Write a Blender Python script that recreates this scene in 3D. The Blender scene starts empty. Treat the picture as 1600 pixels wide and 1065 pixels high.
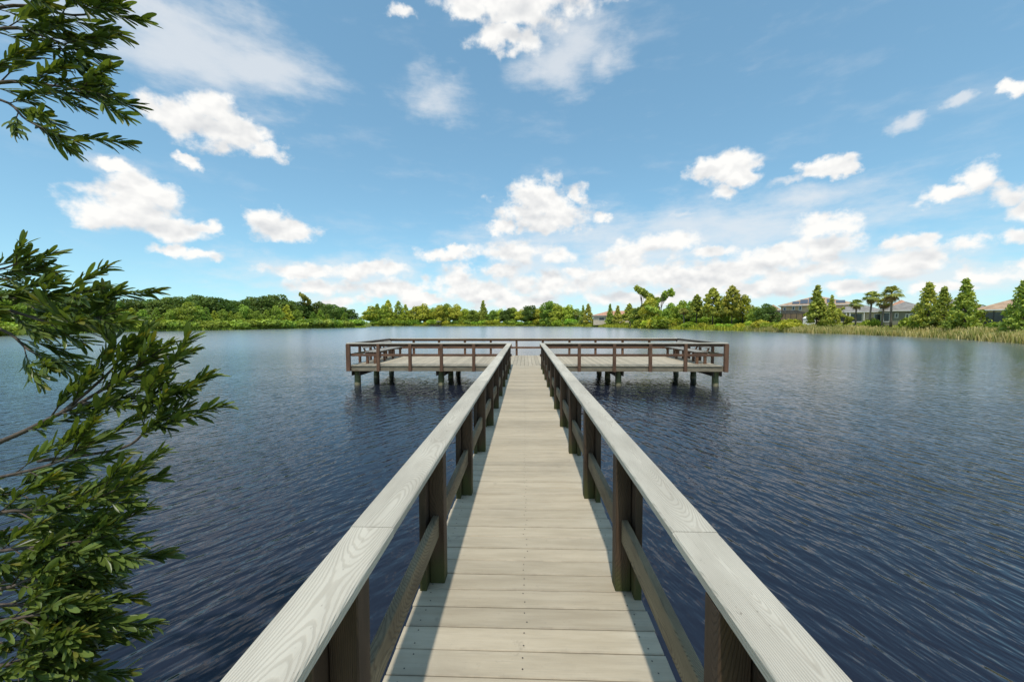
import bpy, math, random
import numpy as np
from mathutils import Vector, Matrix, Euler

R = math.radians
sc = bpy.context.scene
COL = sc.collection

# ------------------------------------------------------------------ camera
F_PX, CX, CY = 620.0, 800.0, 532.5
WATER_Z, DECK_Z = 0.0, 0.77
CAM = Vector((-0.02, 0.0, 2.34))
cam_d = bpy.data.cameras.new('camera')
cam = bpy.data.objects.new('camera', cam_d)
COL.objects.link(cam)
cam_d.sensor_width = 36.0
cam_d.lens = F_PX / 1600.0 * 36.0
cam_d.clip_start = 0.05
cam_d.clip_end = 6000.0
cam.location = CAM
cam.rotation_euler = Euler((R(90 - 2.68), R(0.12), R(1.9)), 'XYZ')
sc.camera = cam
CAM_ROT = cam.rotation_euler.to_matrix()

# ------------------------------------------------------------------ sun, sky, exposure
SUN_DIR = Vector((-0.04, -0.38, 0.92)).normalized()          # towards the sun
SUN_EL = math.asin(SUN_DIR.z)
SUN_AZ = math.atan2(SUN_DIR.x, SUN_DIR.y)
sun_d = bpy.data.lights.new('sun', 'SUN')
sun_d.energy = 2.0
sun_d.angle = R(1.2)
sun_d.color = (1.0, 0.95, 0.87)
sun = bpy.data.objects.new('sun', sun_d)
COL.objects.link(sun)
sun.rotation_euler = (-SUN_DIR).to_track_quat('-Z', 'Y').to_euler()
sun.location = (0, -5, 30)

sc.view_settings.view_transform = 'Standard'
sc.view_settings.look = 'None'
sc.view_settings.exposure = 0.78
sc.view_settings.gamma = 1.0
sc.view_settings.use_curve_mapping = False
sc.cycles.use_denoising = True
sc.cycles.max_bounces = 6
sc.cycles.transparent_max_bounces = 8


def ray(px, py):
    return CAM_ROT @ Vector(((px - CX) / F_PX, -(py - CY) / F_PX, -1.0))


def on_plane(px, py, z=0.0):
    d = ray(px, py)
    return CAM + d * ((z - CAM.z) / d.z)


def at_y(px, py, y):
    d = ray(px, py)
    return CAM + d * ((y - CAM.y) / d.y)


world = bpy.data.worlds.new('World')
sc.world = world
world.use_nodes = True
WN = world.node_tree
WN.nodes.clear()


def build_world():
    nt = WN
    N, L = nt.nodes.new, nt.links.new

    def inp(node, i, v):
        if isinstance(v, bpy.types.NodeSocket):
            L(v, node.inputs[i])
        elif v is not None:
            node.inputs[i].default_value = v

    def math_(op, a, b=None, c=None, clamp=False):
        n = N('ShaderNodeMath'); n.operation = op; n.use_clamp = clamp
        inp(n, 0, a); inp(n, 1, b); inp(n, 2, c)
        return n.outputs[0]

    def vmath(op, a, b=None, c=None, out=0):
        n = N('ShaderNodeVectorMath'); n.operation = op
        inp(n, 0, a); inp(n, 1, b); inp(n, 2, c)
        return n.outputs[out]

    def noise(vec, scale, detail, rough=0.55, lac=2.0):
        n = N('ShaderNodeTexNoise')
        L(vec, n.inputs['Vector'])
        n.inputs['Scale'].default_value = scale
        n.inputs['Detail'].default_value = detail
        n.inputs['Roughness'].default_value = rough
        n.inputs['Lacunarity'].default_value = lac
        return n

    def sstep(v, lo, hi, a=0.0, b=1.0):
        n = N('ShaderNodeMapRange'); n.interpolation_type = 'SMOOTHSTEP'
        inp(n, 0, v); inp(n, 1, lo); inp(n, 2, hi); inp(n, 3, a); inp(n, 4, b)
        return n.outputs[0]

    sky = N('ShaderNodeTexSky')
    sky.sky_type = 'NISHITA'
    sky.sun_disc = False
    sky.sun_elevation = SUN_EL
    sky.sun_rotation = SUN_AZ
    sky.altitude = 0.0
    sky.air_density = 0.85
    sky.dust_density = 0.15
    sky.ozone_density = 0.35

    tc = N('ShaderNodeTexCoord')
    dirv = tc.outputs['Generated']
    sep = N('ShaderNodeSeparateXYZ'); L(dirv, sep.inputs[0])
    az = math_('ARCTAN2', sep.outputs[0], sep.outputs[1])
    el = math_('ARCSINE', sep.outputs[2])
    comb = N('ShaderNodeCombineXYZ'); L(az, comb.inputs[0]); L(el, comb.inputs[1])
    # ragged edges: the sky position is warped by two noises before the cloud shapes are read
    w1 = noise(dirv, 9.0, 3.0)
    w1v = vmath('MULTIPLY', vmath('SUBTRACT', w1.outputs['Color'], (0.5, 0.5, 0.5)), (0.07, 0.045, 0))
    w2 = noise(dirv, 42.0, 4.0, 0.6)
    w2v = vmath('MULTIPLY', vmath('SUBTRACT', w2.outputs['Color'], (0.5, 0.5, 0.5)), (0.040, 0.028, 0))
    uv = vmath('ADD', vmath('ADD', comb.outputs[0], w1v), w2v)
    sq = vmath('MULTIPLY', dirv, (1.0, 1.0, 1.35))
    fine = noise(sq, 17.0, 7.0, 0.54).outputs[0]
    soft = noise(sq, 15.0, 3.0, 0.5).outputs[0]
    soft_up = noise(vmath('ADD', sq, (0.0, -0.004, 0.018)), 15.0, 3.0, 0.5).outputs[0]

    def blob(px, py, hw, hh):
        d = ray(px, py); d2 = ray(px + hw, py); d3 = ray(px, py - hh)
        a = math.atan2(d.x, d.y); e = math.atan2(d.z, math.hypot(d.x, d.y))
        da = abs(math.atan2(d2.x, d2.y) - a)
        de = abs(math.atan2(d3.z, math.hypot(d3.x, d3.y)) - e)
        return a, e, max(da, 0.004), max(de, 0.004)

    def chain(vec, blobs):
        acc = None
        for b in blobs:
            a, e, da, de = blob(*b)
            v = vmath('MULTIPLY_ADD', vec, (1 / da, 1 / de, 0), (-a / da, -e / de, 0))
            r2 = vmath('LENGTH', v, out=1)
            acc = math_('MINIMUM', r2, acc if acc is not None else 12.0)
        return math_('SUBTRACT', 1.0, acc)

    cumulus = [
        (290, 190, 68, 36), (335, 172, 48, 30), (350, 208, 76, 32), (405, 234, 44, 18), (248, 176, 38, 24),
        (178, 262, 34, 10), (300, 250, 28, 11),
        (215, 322, 76, 42), (180, 336, 78, 36), (145, 342, 48, 28), (265, 350, 66, 26), (308, 353, 32, 15),
        (225, 300, 48, 24), (275, 392, 42, 15), (322, 399, 50, 13),
        (413, 344, 42, 28), (450, 358, 46, 21), (398, 340, 26, 20),
        (840, 308, 54, 36), (812, 332, 54, 32), (872, 330, 54, 32), (845, 350, 78, 18), (906, 308, 22, 22),
        (784, 355, 25, 14), (940, 342, 17, 10),
        (1130, 264, 46, 28), (1104, 266, 32, 22), (1162, 279, 38, 18), (1132, 300, 30, 15),
        (1282, 259, 54, 14), (1312, 262, 26, 15), (1290, 346, 54, 21), (1300, 384, 44, 24), (1312, 412, 56, 22),
        (1530, 278, 48, 28), (1480, 301, 66, 15), (1570, 294, 62, 32), (1605, 322, 54, 30),
        (1420, 380, 54, 13), (1515, 378, 44, 19), (1582, 364, 44, 17), (1420, 412, 84, 25), (1462, 400, 42, 17),
        (1548, 432, 58, 17), (1596, 430, 36, 22), (1660, 400, 60, 40),
        (815, 397, 72, 23), (866, 402, 40, 19), (686, 402, 38, 14), (714, 391, 22, 8),
        (1040, 382, 58, 22), (985, 392, 40, 16), (720, 436, 32, 28), (748, 456, 70, 22), (850, 444, 100, 24),
        (960, 434, 70, 27), (1060, 430, 80, 27), (1150, 420, 90, 27), (1222, 400, 56, 22), (660, 470, 44, 12),
        (800, 470, 90, 13), (1010, 462, 110, 15), (1180, 448, 90, 15), (1330, 446, 70, 12), (1470, 450, 60, 10), (540, 470, 40, 12), (900, 425, 34, 12), (1110, 395, 40, 12),
        (800, 8, 122, 46), (790, 62, 62, 28), (735, 16, 66, 26), (625, 14, 26, 15), (850, -20, 130, 40),
        (1592, 136, 30, 15), (480, 424, 70, 11), (560, 424, 100, 17), (600, 452, 64, 18), (515, 448, 60, 13), (960, 405, 50, 14), (1100, 440, 90, 14), (1240, 435, 60, 16), (780, 425, 40, 14),
    ]
    veil = [
        (290, 70, 200, 90), (400, 110, 110, 50), (240, 10, 130, 40), (880, 85, 70, 55), (940, 105, 40, 30), (680, 150, 60, 40),
        (1000, 405, 330, 62), (1150, 355, 220, 55), (1255, 308, 100, 24), (540, 424, 170, 24), (560, 452, 140, 34), (860, 442, 270, 44), (1280, 420, 270, 52), (1500, 440, 160, 34), (1415, 193, 24, 10), (1500, 155, 20, 8), (180, 262, 40, 12),
        (1236, 280, 30, 6), (1068, 336, 24, 6), (980, 466, 420, 24),
    ]
    d_c = chain(uv, cumulus)
    d_up = chain(vmath('ADD', uv, (0.0, 0.028, 0.0)), cumulus)
    d_v = chain(uv, veil)
    # the same kinds of cloud go on all round, outside the listed ones
    side = sstep(math_('ABSOLUTE', az), 0.98, 1.12)
    high = sstep(el, 0.74, 0.86)
    out = math_('MAXIMUM', side, high)
    big = noise(vmath('MULTIPLY', dirv, (1, 1, 2.2)), 3.4, 2.0, 0.5).outputs[0]
    d_o = math_('MULTIPLY', math_('SUBTRACT', big, 0.57), 5.0)
    d_o = math_('SUBTRACT', d_o, math_('MULTIPLY', math_('SUBTRACT', 1.0, out), 8.0))
    d_all = math_('MAXIMUM', d_c, d_o)
    dens = math_('MULTIPLY_ADD', math_('SUBTRACT', fine, 0.47), 2.6, d_all)
    alpha = sstep(dens, -0.06, 0.62)
    # veil of thin high cloud, streaky
    streak = noise(vmath('MULTIPLY', dirv, (3.0, 3.0, 9.0)), 2.2, 6.0, 0.6).outputs[0]
    vdens = math_('MULTIPLY_ADD', math_('SUBTRACT', streak, 0.5), 3.0, d_v)
    valpha = math_('MULTIPLY', sstep(vdens, -0.55, 1.05), 0.70)
    gveil = math_('MULTIPLY', sstep(streak, 0.50, 0.85), 0.22)
    valpha = math_('MAXIMUM', valpha, gveil)
    above = math_('GREATER_THAN', sep.outputs[2], -0.01)
    # light on the clouds: tops bright, undersides and hollows greyer
    relief = math_('MULTIPLY', math_('SUBTRACT', soft, soft_up), 3.4)
    under = sstep(d_up, -0.2, 0.75, 0.0, 0.40)
    lit = math_('ADD', math_('SUBTRACT', 0.93, under), relief, clamp=True)
    ramp = N('ShaderNodeMix'); ramp.data_type = 'RGBA'
    L(lit, ramp.inputs[0])
    ramp.inputs[6].default_value = (2.85, 2.93, 3.02, 1)
    ramp.inputs[7].default_value = (4.05, 4.02, 3.92, 1)
    m1 = N('ShaderNodeMix'); m1.data_type = 'RGBA'
    L(math_('MULTIPLY', valpha, above), m1.inputs[0]); 
    tint = N('ShaderNodeMix'); tint.data_type = 'RGBA'; tint.blend_type = 'MULTIPLY'
    tint.inputs[0].default_value = 1.0
    L(sky.outputs[0], tint.inputs[6]); tint.inputs[7].default_value = SKY_TINT
    gm = N('ShaderNodeGamma'); L(tint.outputs[2], gm.inputs[0]); gm.inputs[1].default_value = 0.6
    gain = N('ShaderNodeMix'); gain.data_type = 'RGBA'; gain.blend_type = 'MULTIPLY'; gain.inputs[0].default_value = 1.0
    L(gm.outputs[0], gain.inputs[6]); gain.inputs[7].default_value = SKY_GAIN
    L(gain.outputs[2], m1.inputs[6]); m1.inputs[7].default_value = (3.5, 3.55, 3.6, 1)
    m2 = N('ShaderNodeMix'); m2.data_type = 'RGBA'
    L(math_('MULTIPLY', alpha, above), m2.inputs[0]); L(m1.outputs[2], m2.inputs[6]); L(ramp.outputs[2], m2.inputs[7])
    bg = N('ShaderNodeBackground'); bg.inputs[1].default_value = SKY_STRENGTH
    L(m2.outputs[2], bg.inputs[0])
    wo = N('ShaderNodeOutputWorld'); L(bg.outputs[0], wo.inputs[0])
    world.cycles.sampling_method = 'MANUAL'
    world.cycles.sample_map_resolution = 512


SKY_TINT = (0.84, 1.06, 1.05, 1)
SKY_GAIN = (0.84, 1.117, 1.24, 1)      # clear-air tone of the sky: softens the step from zenith to horizon
SKY_STRENGTH = 0.145
build_world()


# ------------------------------------------------------------------ node material helpers
class NT:
    def __init__(self, name):
        self.m = bpy.data.materials.new(name)
        self.m.use_nodes = True
        self.t = self.m.node_tree
        self.t.nodes.clear()
        self.out = self.t.nodes.new('ShaderNodeOutputMaterial')

    def new(self, kind, **props):
        n = self.t.nodes.new(kind)
        for k, v in props.items():
            setattr(n, k, v)
        return n

    def link(self, a, b):
        self.t.links.new(a, b)

    def put(self, node, key, v):
        if isinstance(v, bpy.types.NodeSocket):
            self.link(v, node.inputs[key])
        elif v is not None:
            node.inputs[key].default_value = v

    def math(self, op, a, b=None, c=None, clamp=False):
        n = self.new('ShaderNodeMath', operation=op, use_clamp=clamp)
        self.put(n, 0, a); self.put(n, 1, b); self.put(n, 2, c)
        return n.outputs[0]

    def vmath(self, op, a, b=None, c=None, out=0):
        n = self.new('ShaderNodeVectorMath', operation=op)
        self.put(n, 0, a); self.put(n, 1, b); self.put(n, 2, c)
        return n.outputs[out]

    def noise(self, vec, scale, detail=3.0, rough=0.55, dist=0.0):
        n = self.new('ShaderNodeTexNoise')
        self.put(n, 'Vector', vec)
        self.put(n, 'Scale', scale); self.put(n, 'Detail', detail)
        self.put(n, 'Roughness', rough); self.put(n, 'Distortion', dist)
        return n.outputs[0]

    def step(self, v, lo, hi, a=0.0, b=1.0):
        n = self.new('ShaderNodeMapRange', interpolation_type='SMOOTHSTEP')
        self.put(n, 0, v); self.put(n, 1, lo); self.put(n, 2, hi); self.put(n, 3, a); self.put(n, 4, b)
        return n.outputs[0]

    def mix(self, f, a, b, blend='MIX'):
        n = self.new('ShaderNodeMix', data_type='RGBA', blend_type=blend)
        self.put(n, 0, f)
        self.put(n, 6, (*a, 1) if isinstance(a, tuple) and len(a) == 3 else a)
        self.put(n, 7, (*b, 1) if isinstance(b, tuple) and len(b) == 3 else b)
        return n.outputs[2]

    def coords(self, scale=(1, 1, 1), rand=True):
        tc = self.new('ShaderNodeTexCoord')
        v = tc.outputs['Object']
        if rand:
            oi = self.new('ShaderNodeObjectInfo')
            off = self.vmath('SCALE', (37.0, 23.0, 11.0)); off.node.inputs[3].default_value = 1.0
            self.link(oi.outputs['Random'], off.node.inputs[3])
            v = self.vmath('ADD', v, off)
        return self.vmath('MULTIPLY', v, scale)

    def random(self):
        return self.new('ShaderNodeObjectInfo').outputs['Random']

    def finish(self, color, rough=0.7, bump=None, bump_d=0.002, bump_s=1.0, spec=0.5, **kw):
        p = self.new('ShaderNodeBsdfPrincipled')
        self.put(p, 'Base Color', (*color, 1) if isinstance(color, tuple) and len(color) == 3 else color)
        self.put(p, 'Roughness', rough)
        self.put(p, 'Specular IOR Level', spec)
        for k, v in kw.items():
            self.put(p, k, v)
        if bump is not None:
            b = self.new('ShaderNodeBump')
            self.put(b, 'Strength', bump_s); self.put(b, 'Distance', bump_d); self.put(b, 'Height', bump)
            self.link(b.outputs[0], p.inputs['Normal'])
        self.link(p.outputs[0], self.out.inputs[0])
        return self.m


def wood(name, light, dark, line, grain=26.0, rough=0.8, algae=False, spots=False, bump_d=0.0015, grain_mix=0.4):
    """Sawn board, length along local X."""
    n = NT(name)
    v = n.coords((1.0, 1.0, 1.0), rand=False)
    sv = n.new('ShaderNodeSeparateXYZ'); n.link(v, sv.inputs[0])
    lx = n.coords((1.0, 0.0, 0.0))
    yc = n.math('MULTIPLY', n.math('SUBTRACT', n.noise(lx, 0.9, 1.0), 0.5), 0.16)
    hh = n.math('MULTIPLY', n.math('SUBTRACT', n.noise(n.vmath('ADD', lx, (3.1, 7.7, 1.3)), 0.8, 2.0, 0.4), 0.35), 0.42)
    wob = n.math('MULTIPLY', n.math('SUBTRACT', n.noise(n.coords((5.0, 22.0, 22.0)), 1.0, 3.0, 0.55), 0.5), 0.009)
    dy_ = n.math('SUBTRACT', n.math('ADD', sv.outputs[1], n.math('MULTIPLY', sv.outputs[2], 0.6)), yc)
    rr = n.math('ADD', n.math('SQRT', n.math('ADD', n.math('MULTIPLY', dy_, dy_), n.math('MULTIPLY', hh, hh))), wob)
    ph = n.math('MULTIPLY', rr, 6.2832 * grain * 7.5)
    wv = n.math('MULTIPLY_ADD', n.math('SINE', ph), 0.5, 0.5)
    thin = n.step(wv, 0.0, 0.5, 1.0, 0.0)
    long_ = n.noise(n.coords((1.2, 26.0, 26.0)), 2.0, 5.0, 0.65)
    blot = n.noise(n.coords((1.3, 5.0, 5.0)), 1.6, 4.0, 0.6)
    c = n.mix(n.step(blot, 0.32, 0.68), dark, light)
    c = n.mix(n.math('MULTIPLY', thin, grain_mix), c, line)
    c = n.mix(n.step(long_, 0.55, 0.80, 0.0, 0.55), c, line)
    if spots:
        vo = n.new('ShaderNodeTexVoronoi', feature='F1')
        n.link(n.coords((2.6, 6.5, 1.0)), vo.inputs['Vector']); n.put(vo, 'Scale', 1.0)
        sp = n.math('MULTIPLY', n.step(vo.outputs['Distance'], 0.035, 0.075, 1.0, 0.0),
                    n.math('GREATER_THAN', n.noise(n.coords((0.9, 2.0, 1.0)), 2.0, 1.0), 0.48))
        c = n.mix(n.math('MULTIPLY', sp, 0.75), c, (0.09, 0.065, 0.045))
        mil = n.noise(n.coords((22.0, 40.0, 40.0)), 1.0, 3.0, 0.7)
        ms = n.math('MULTIPLY', n.step(mil, 0.66, 0.74), n.step(n.noise(n.coords((1.0, 3.0, 3.0)), 1.2, 1.0), 0.5, 0.62))
        c = n.mix(n.math('MULTIPLY', ms, 0.6), c, (0.13, 0.10, 0.075))
    val = n.math('MULTIPLY_ADD', n.random(), 0.26, 0.87)
    hs = n.new('ShaderNodeHueSaturation'); n.put(hs, 'Value', val); n.link(c, hs.inputs['Color'])
    c = hs.outputs[0]
    if algae:
        tc = n.new('ShaderNodeTexCoord')
        s = n.new('ShaderNodeSeparateXYZ'); n.link(tc.outputs['Generated'], s.inputs[0])
        g = n.math('ADD', s.outputs[0], n.math('MULTIPLY', n.math('SUBTRACT', blot, 0.5), 0.55))
        c = n.mix(n.step(g, 0.02, 0.34, 0.75, 0.0), c, (0.060, 0.072, 0.018))
    h = n.math('SUBTRACT', n.math('MULTIPLY', long_, 0.6), n.math('MULTIPLY', thin, 0.8))
    return n.finish(c, rough, h, bump_d, 0.8, 0.3)


def make_deck_material():
    n = NT('composite_decking')
    fine = n.noise(n.coords((3.0, 120.0, 60.0)), 1.0, 4.0, 0.7)
    mid = n.noise(n.coords((2.2, 16.0, 4.0)), 1.0, 4.0, 0.6)
    speck = n.noise(n.coords((60, 60, 60)), 1.0, 2.0, 0.6)
    c = n.mix(n.step(mid, 0.3, 0.7), (0.400, 0.335, 0.235), (0.485, 0.412, 0.297))
    c = n.mix(n.step(fine, 0.45, 0.8, 0.0, 0.34), c, (0.28, 0.24, 0.19))
    c = n.mix(n.step(speck, 0.62, 0.75, 0.0, 0.22), c, (0.30, 0.25, 0.19))
    tc = n.new('ShaderNodeNewGeometry')
    st = n.noise(tc.outputs['Position'], 1.1, 5.0, 0.62)
    c = n.mix(n.step(st, 0.50, 0.74, 0.0, 0.45), c, (0.31, 0.265, 0.20))
    oc = n.new('ShaderNodeSeparateXYZ'); n.link(n.coords((1, 1, 1), rand=False), oc.inputs[0])
    edge = n.step(n.math('ABSOLUTE', oc.outputs[1]), 0.052, 0.070)
    edge = n.math('MULTIPLY', edge, n.step(n.noise(n.coords((9.0, 3.0, 1.0)), 1.0, 3.0, 0.6), 0.38, 0.66))
    c = n.mix(n.math('MULTIPLY', edge, 0.30), c, (0.22, 0.185, 0.14))
    spl = n.noise(tc.outputs['Position'], 7.0, 4.0, 0.7)
    c = n.mix(n.step(spl, 0.64, 0.72, 0.0, 0.38), c, (0.25, 0.21, 0.16))
    val = n.math('MULTIPLY_ADD', n.random(), 0.24, 0.86)
    hs = n.new('ShaderNodeHueSaturation'); n.put(hs, 'Value', val); n.link(c, hs.inputs['Color'])
    return n.finish(hs.outputs[0], 0.72, n.math('ADD', fine, speck), 0.0008, 0.7, 0.35)


def plain(name, col, rough=0.7, var=0.25, scale=3.0, spec=0.4, **kw):
    n = NT(name)
    f = n.noise(n.coords((1, 1, 1)), scale, 4.0, 0.6)
    dark = tuple(x * (1 - var) for x in col)
    light = tuple(min(1, x * (1 + var * 0.6)) for x in col)
    return n.finish(n.mix(n.step(f, 0.3, 0.7), dark, light), rough, None, spec=spec, **kw)


def foliage(name, dark, light, hue_var=0.04, val_var=0.5, scale=0.9, trans=0.25, rough=0.55, leafy=False):
    n = NT(name)
    tc = n.new('ShaderNodeTexCoord')
    g = n.new('ShaderNodeNewGeometry')
    f = n.noise(tc.outputs['Object'], scale, 3.0, 0.6)
    rp = g.outputs['Random Per Island']
    ff = n.math('ADD', n.math('MULTIPLY', f, 0.6), n.math('MULTIPLY', rp, 0.4))
    c = n.mix(n.step(ff, 0.25, 0.75), dark, light)
    hs = n.new('ShaderNodeHueSaturation')
    r = n.random()
    n.put(hs, 'Hue', n.math('MULTIPLY_ADD', r, -hue_var, 0.5 + hue_var * 0.5))
    r2 = n.math('FRACT', n.math('MULTIPLY', r, 17.31))
    n.put(hs, 'Value', n.math('MULTIPLY_ADD', r2, val_var, 1.0 - val_var * 0.5))
    n.link(c, hs.inputs['Color'])
    p = n.new('ShaderNodeBsdfPrincipled')
    n.link(hs.outputs[0], p.inputs['Base Color'])
    n.put(p, 'Roughness', rough); n.put(p, 'Specular IOR Level', 0.5 if leafy else 0.25)
    t = n.new('ShaderNodeBsdfTranslucent')
    tcol = n.mix(1.0, hs.outputs[0], (1.5, 1.45, 0.6), 'MULTIPLY')
    n.link(tcol, t.inputs['Color'])
    mx = n.new('ShaderNodeMixShader'); n.put(mx, 0, trans)
    n.link(p.outputs[0], mx.inputs[1]); n.link(t.outputs[0], mx.inputs[2])
    n.link(mx.outputs[0], n.out.inputs[0])
    return n.m


def make_water():
    n = NT('lake_water')
    g = n.new('ShaderNodeNewGeometry')
    pos = g.outputs['Position']
    sp = n.new('ShaderNodeSeparateXYZ'); n.link(pos, sp.inputs[0])
    warp = n.vmath('SCALE', n.vmath('SUBTRACT', WARP(n, pos), (0.5, 0.5, 0.5))); warp.node.inputs[3].default_value = 0.7
    p2 = n.vmath('ADD', pos, warp)

    def train(angle, wl, crest, det=2.0):
        # ripple train: short across the wave, long along its crest
        rot = n.new('ShaderNodeVectorRotate', rotation_type='Z_AXIS')
        n.link(p2, rot.inputs['Vector']); n.put(rot, 'Angle', -angle)
        v = n.vmath('MULTIPLY', rot.outputs[0], (1.0 / wl, 1.0 / crest, 1.0))
        return n.noise(v, 1.0, det, 0.45)

    a_l = train(math.atan2(-0.60, 1.0), 0.125, 0.38)
    a_r = train(math.atan2(0.32, 1.0), 0.125, 0.42)
    side = n.step(sp.outputs[0], -2.5, 2.5)
    main = n.math('ADD', n.math('MULTIPLY', a_r, n.math('MULTIPLY_ADD', side, 0.8, 0.2)),
                  n.math('MULTIPLY', a_l, n.math('MULTIPLY_ADD', side, -0.8, 1.0)))
    crossw = train(math.atan2(0.8, 0.9), 0.34, 0.8)
    small = train(math.atan2(0.1, 1.0), 0.05, 0.15)
    swell = train(math.atan2(0.05, 1.0), 1.1, 4.0)
    calm = n.step(n.noise(n.vmath('MULTIPLY', pos, (0.05, 0.10, 1.0)), 1.0, 3.0, 0.6), 0.36, 0.62, 0.75, 1.1)
    h = n.math('MULTIPLY', main, 0.050)
    h = n.math('MULTIPLY_ADD', crossw, 0.022, h)
    h = n.math('MULTIPLY_ADD', swell, 0.022, h)
    h = n.math('MULTIPLY_ADD', small, 0.004, h)
    lee = n.math('MULTIPLY', n.step(sp.outputs[1], 2.0, 20.0, 1.0, 0.45), n.step(sp.outputs[1], 14.0, 50.0, 1.0, 0.25))
    h = n.math('MULTIPLY', n.math('MULTIPLY', h, calm), lee)
    b = n.new('ShaderNodeBump'); n.put(b, 'Strength', 1.0); n.put(b, 'Distance', 1.0); n.link(h, b.inputs['Height'])
    rough = n.step(sp.outputs[1], 4.0, 45.0, 0.04, 0.22)
    body = n.new('ShaderNodeBsdfDiffuse'); n.put(body, 'Color', (0.014, 0.0175, 0.029, 1))
    gl = n.new('ShaderNodeBsdfGlossy'); n.put(gl, 'Color', (1, 1, 1, 1)); n.put(gl, 'Roughness', rough)
    n.link(b.outputs[0], gl.inputs['Normal'])
    # how much is mirrored: ripples count close by, further out only the level of the lake
    b2 = n.new('ShaderNodeBump'); n.put(b2, 'Strength', n.step(sp.outputs[1], 1.0, 10.0, 0.9, 0.0)); n.put(b2, 'Distance', 1.0); n.link(h, b2.inputs['Height'])
    fr = n.new('ShaderNodeFresnel'); n.put(fr, 'IOR', 1.333); n.link(b2.outputs[0], fr.inputs['Normal'])
    mx = n.new('ShaderNodeMixShader')
    n.link(fr.outputs[0], mx.inputs[0]); n.link(body.outputs[0], mx.inputs[1]); n.link(gl.outputs[0], mx.inputs[2])
    n.link(mx.outputs[0], n.out.inputs[0])
    return n.m


def WARP(n, pos):
    t = n.new('ShaderNodeTexNoise')
    n.put(t, 'Vector', pos); n.put(t, 'Scale', 0.28); n.put(t, 'Detail', 2.0)
    return t.outputs['Color']


M = {}
M['deck'] = make_deck_material()
M['cap'] = wood('weathered_cap_wood', (0.57, 0.52, 0.42), (0.47, 0.425, 0.34), (0.27, 0.225, 0.165), 24.0, 0.75, spots=True, grain_mix=0.30)
M['post'] = wood('dark_stained_post', (0.105, 0.066, 0.040), (0.055, 0.035, 0.022), (0.028, 0.018, 0.012), 40.0, 0.75, algae=True)
M['redpost'] = wood('brown_stained_wood', (0.205, 0.108, 0.062), (0.125, 0.066, 0.040), (0.060, 0.034, 0.022), 40.0, 0.75)
M['midrail'] = wood('weathered_midrail', (0.255, 0.205, 0.125), (0.140, 0.108, 0.066), (0.060, 0.046, 0.032), 36.0, 0.8, bump_d=0.003)
M['rim'] = wood('weathered_rim_joist', (0.33, 0.275, 0.19), (0.20, 0.16, 0.105), (0.09, 0.07, 0.05), 36.0, 0.8)
M['beam'] = wood('dark_support_beam', (0.11, 0.085, 0.06), (0.06, 0.045, 0.032), (0.03, 0.022, 0.016), 36.0, 0.85)
M['pile'] = wood('green_treated_piling', (0.150, 0.155, 0.070), (0.085, 0.090, 0.038), (0.045, 0.045, 0.022), 30.0, 0.8)
M['pileband'] = plain('piling_wet_band', (0.24, 0.21, 0.12), 0.6, 0.3, 8.0)
M['bench'] = wood('grey_bench_plank', (0.37, 0.345, 0.30), (0.27, 0.25, 0.215), (0.15, 0.135, 0.11), 34.0, 0.8)
M['screw'] = plain('screw_steel', (0.05, 0.04, 0.035), 0.5, 0.2, 5.0)
M['water'] = make_water()


# ------------------------------------------------------------------ object helpers
def tag(o, label=None, cat=None, group=None, kind=None):
    if label: o['label'] = label
    if cat: o['category'] = cat
    if group: o['group'] = group
    if kind: o['kind'] = kind
    return o


def empty(name, loc=(0, 0, 0), rz=0.0, scale=(1, 1, 1)):
    o = bpy.data.objects.new(name, None)
    o.empty_display_size = 0.3
    COL.objects.link(o)
    o.location = loc; o.rotation_euler = (0, 0, rz); o.scale = scale
    return o


def mesh_obj(name, mesh, mat=None, parent=None, loc=(0, 0, 0), rot=None):
    if mat is not None and not mesh.materials:
        mesh.materials.append(mat)
    o = bpy.data.objects.new(name, mesh)
    COL.objects.link(o)
    o.location = loc
    if rot is not None:
        o.rotation_euler = rot
    if parent is not None:
        o.parent = parent
    return o


def make_mesh(name, verts, faces, smooth=False):
    me = bpy.data.meshes.new(name)
    me.from_pydata([tuple(v) for v in verts], [], faces)
    me.validate()
    if smooth:
        me.polygons.foreach_set('use_smooth', [True] * len(me.polygons))
    me.update()
    return me


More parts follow.
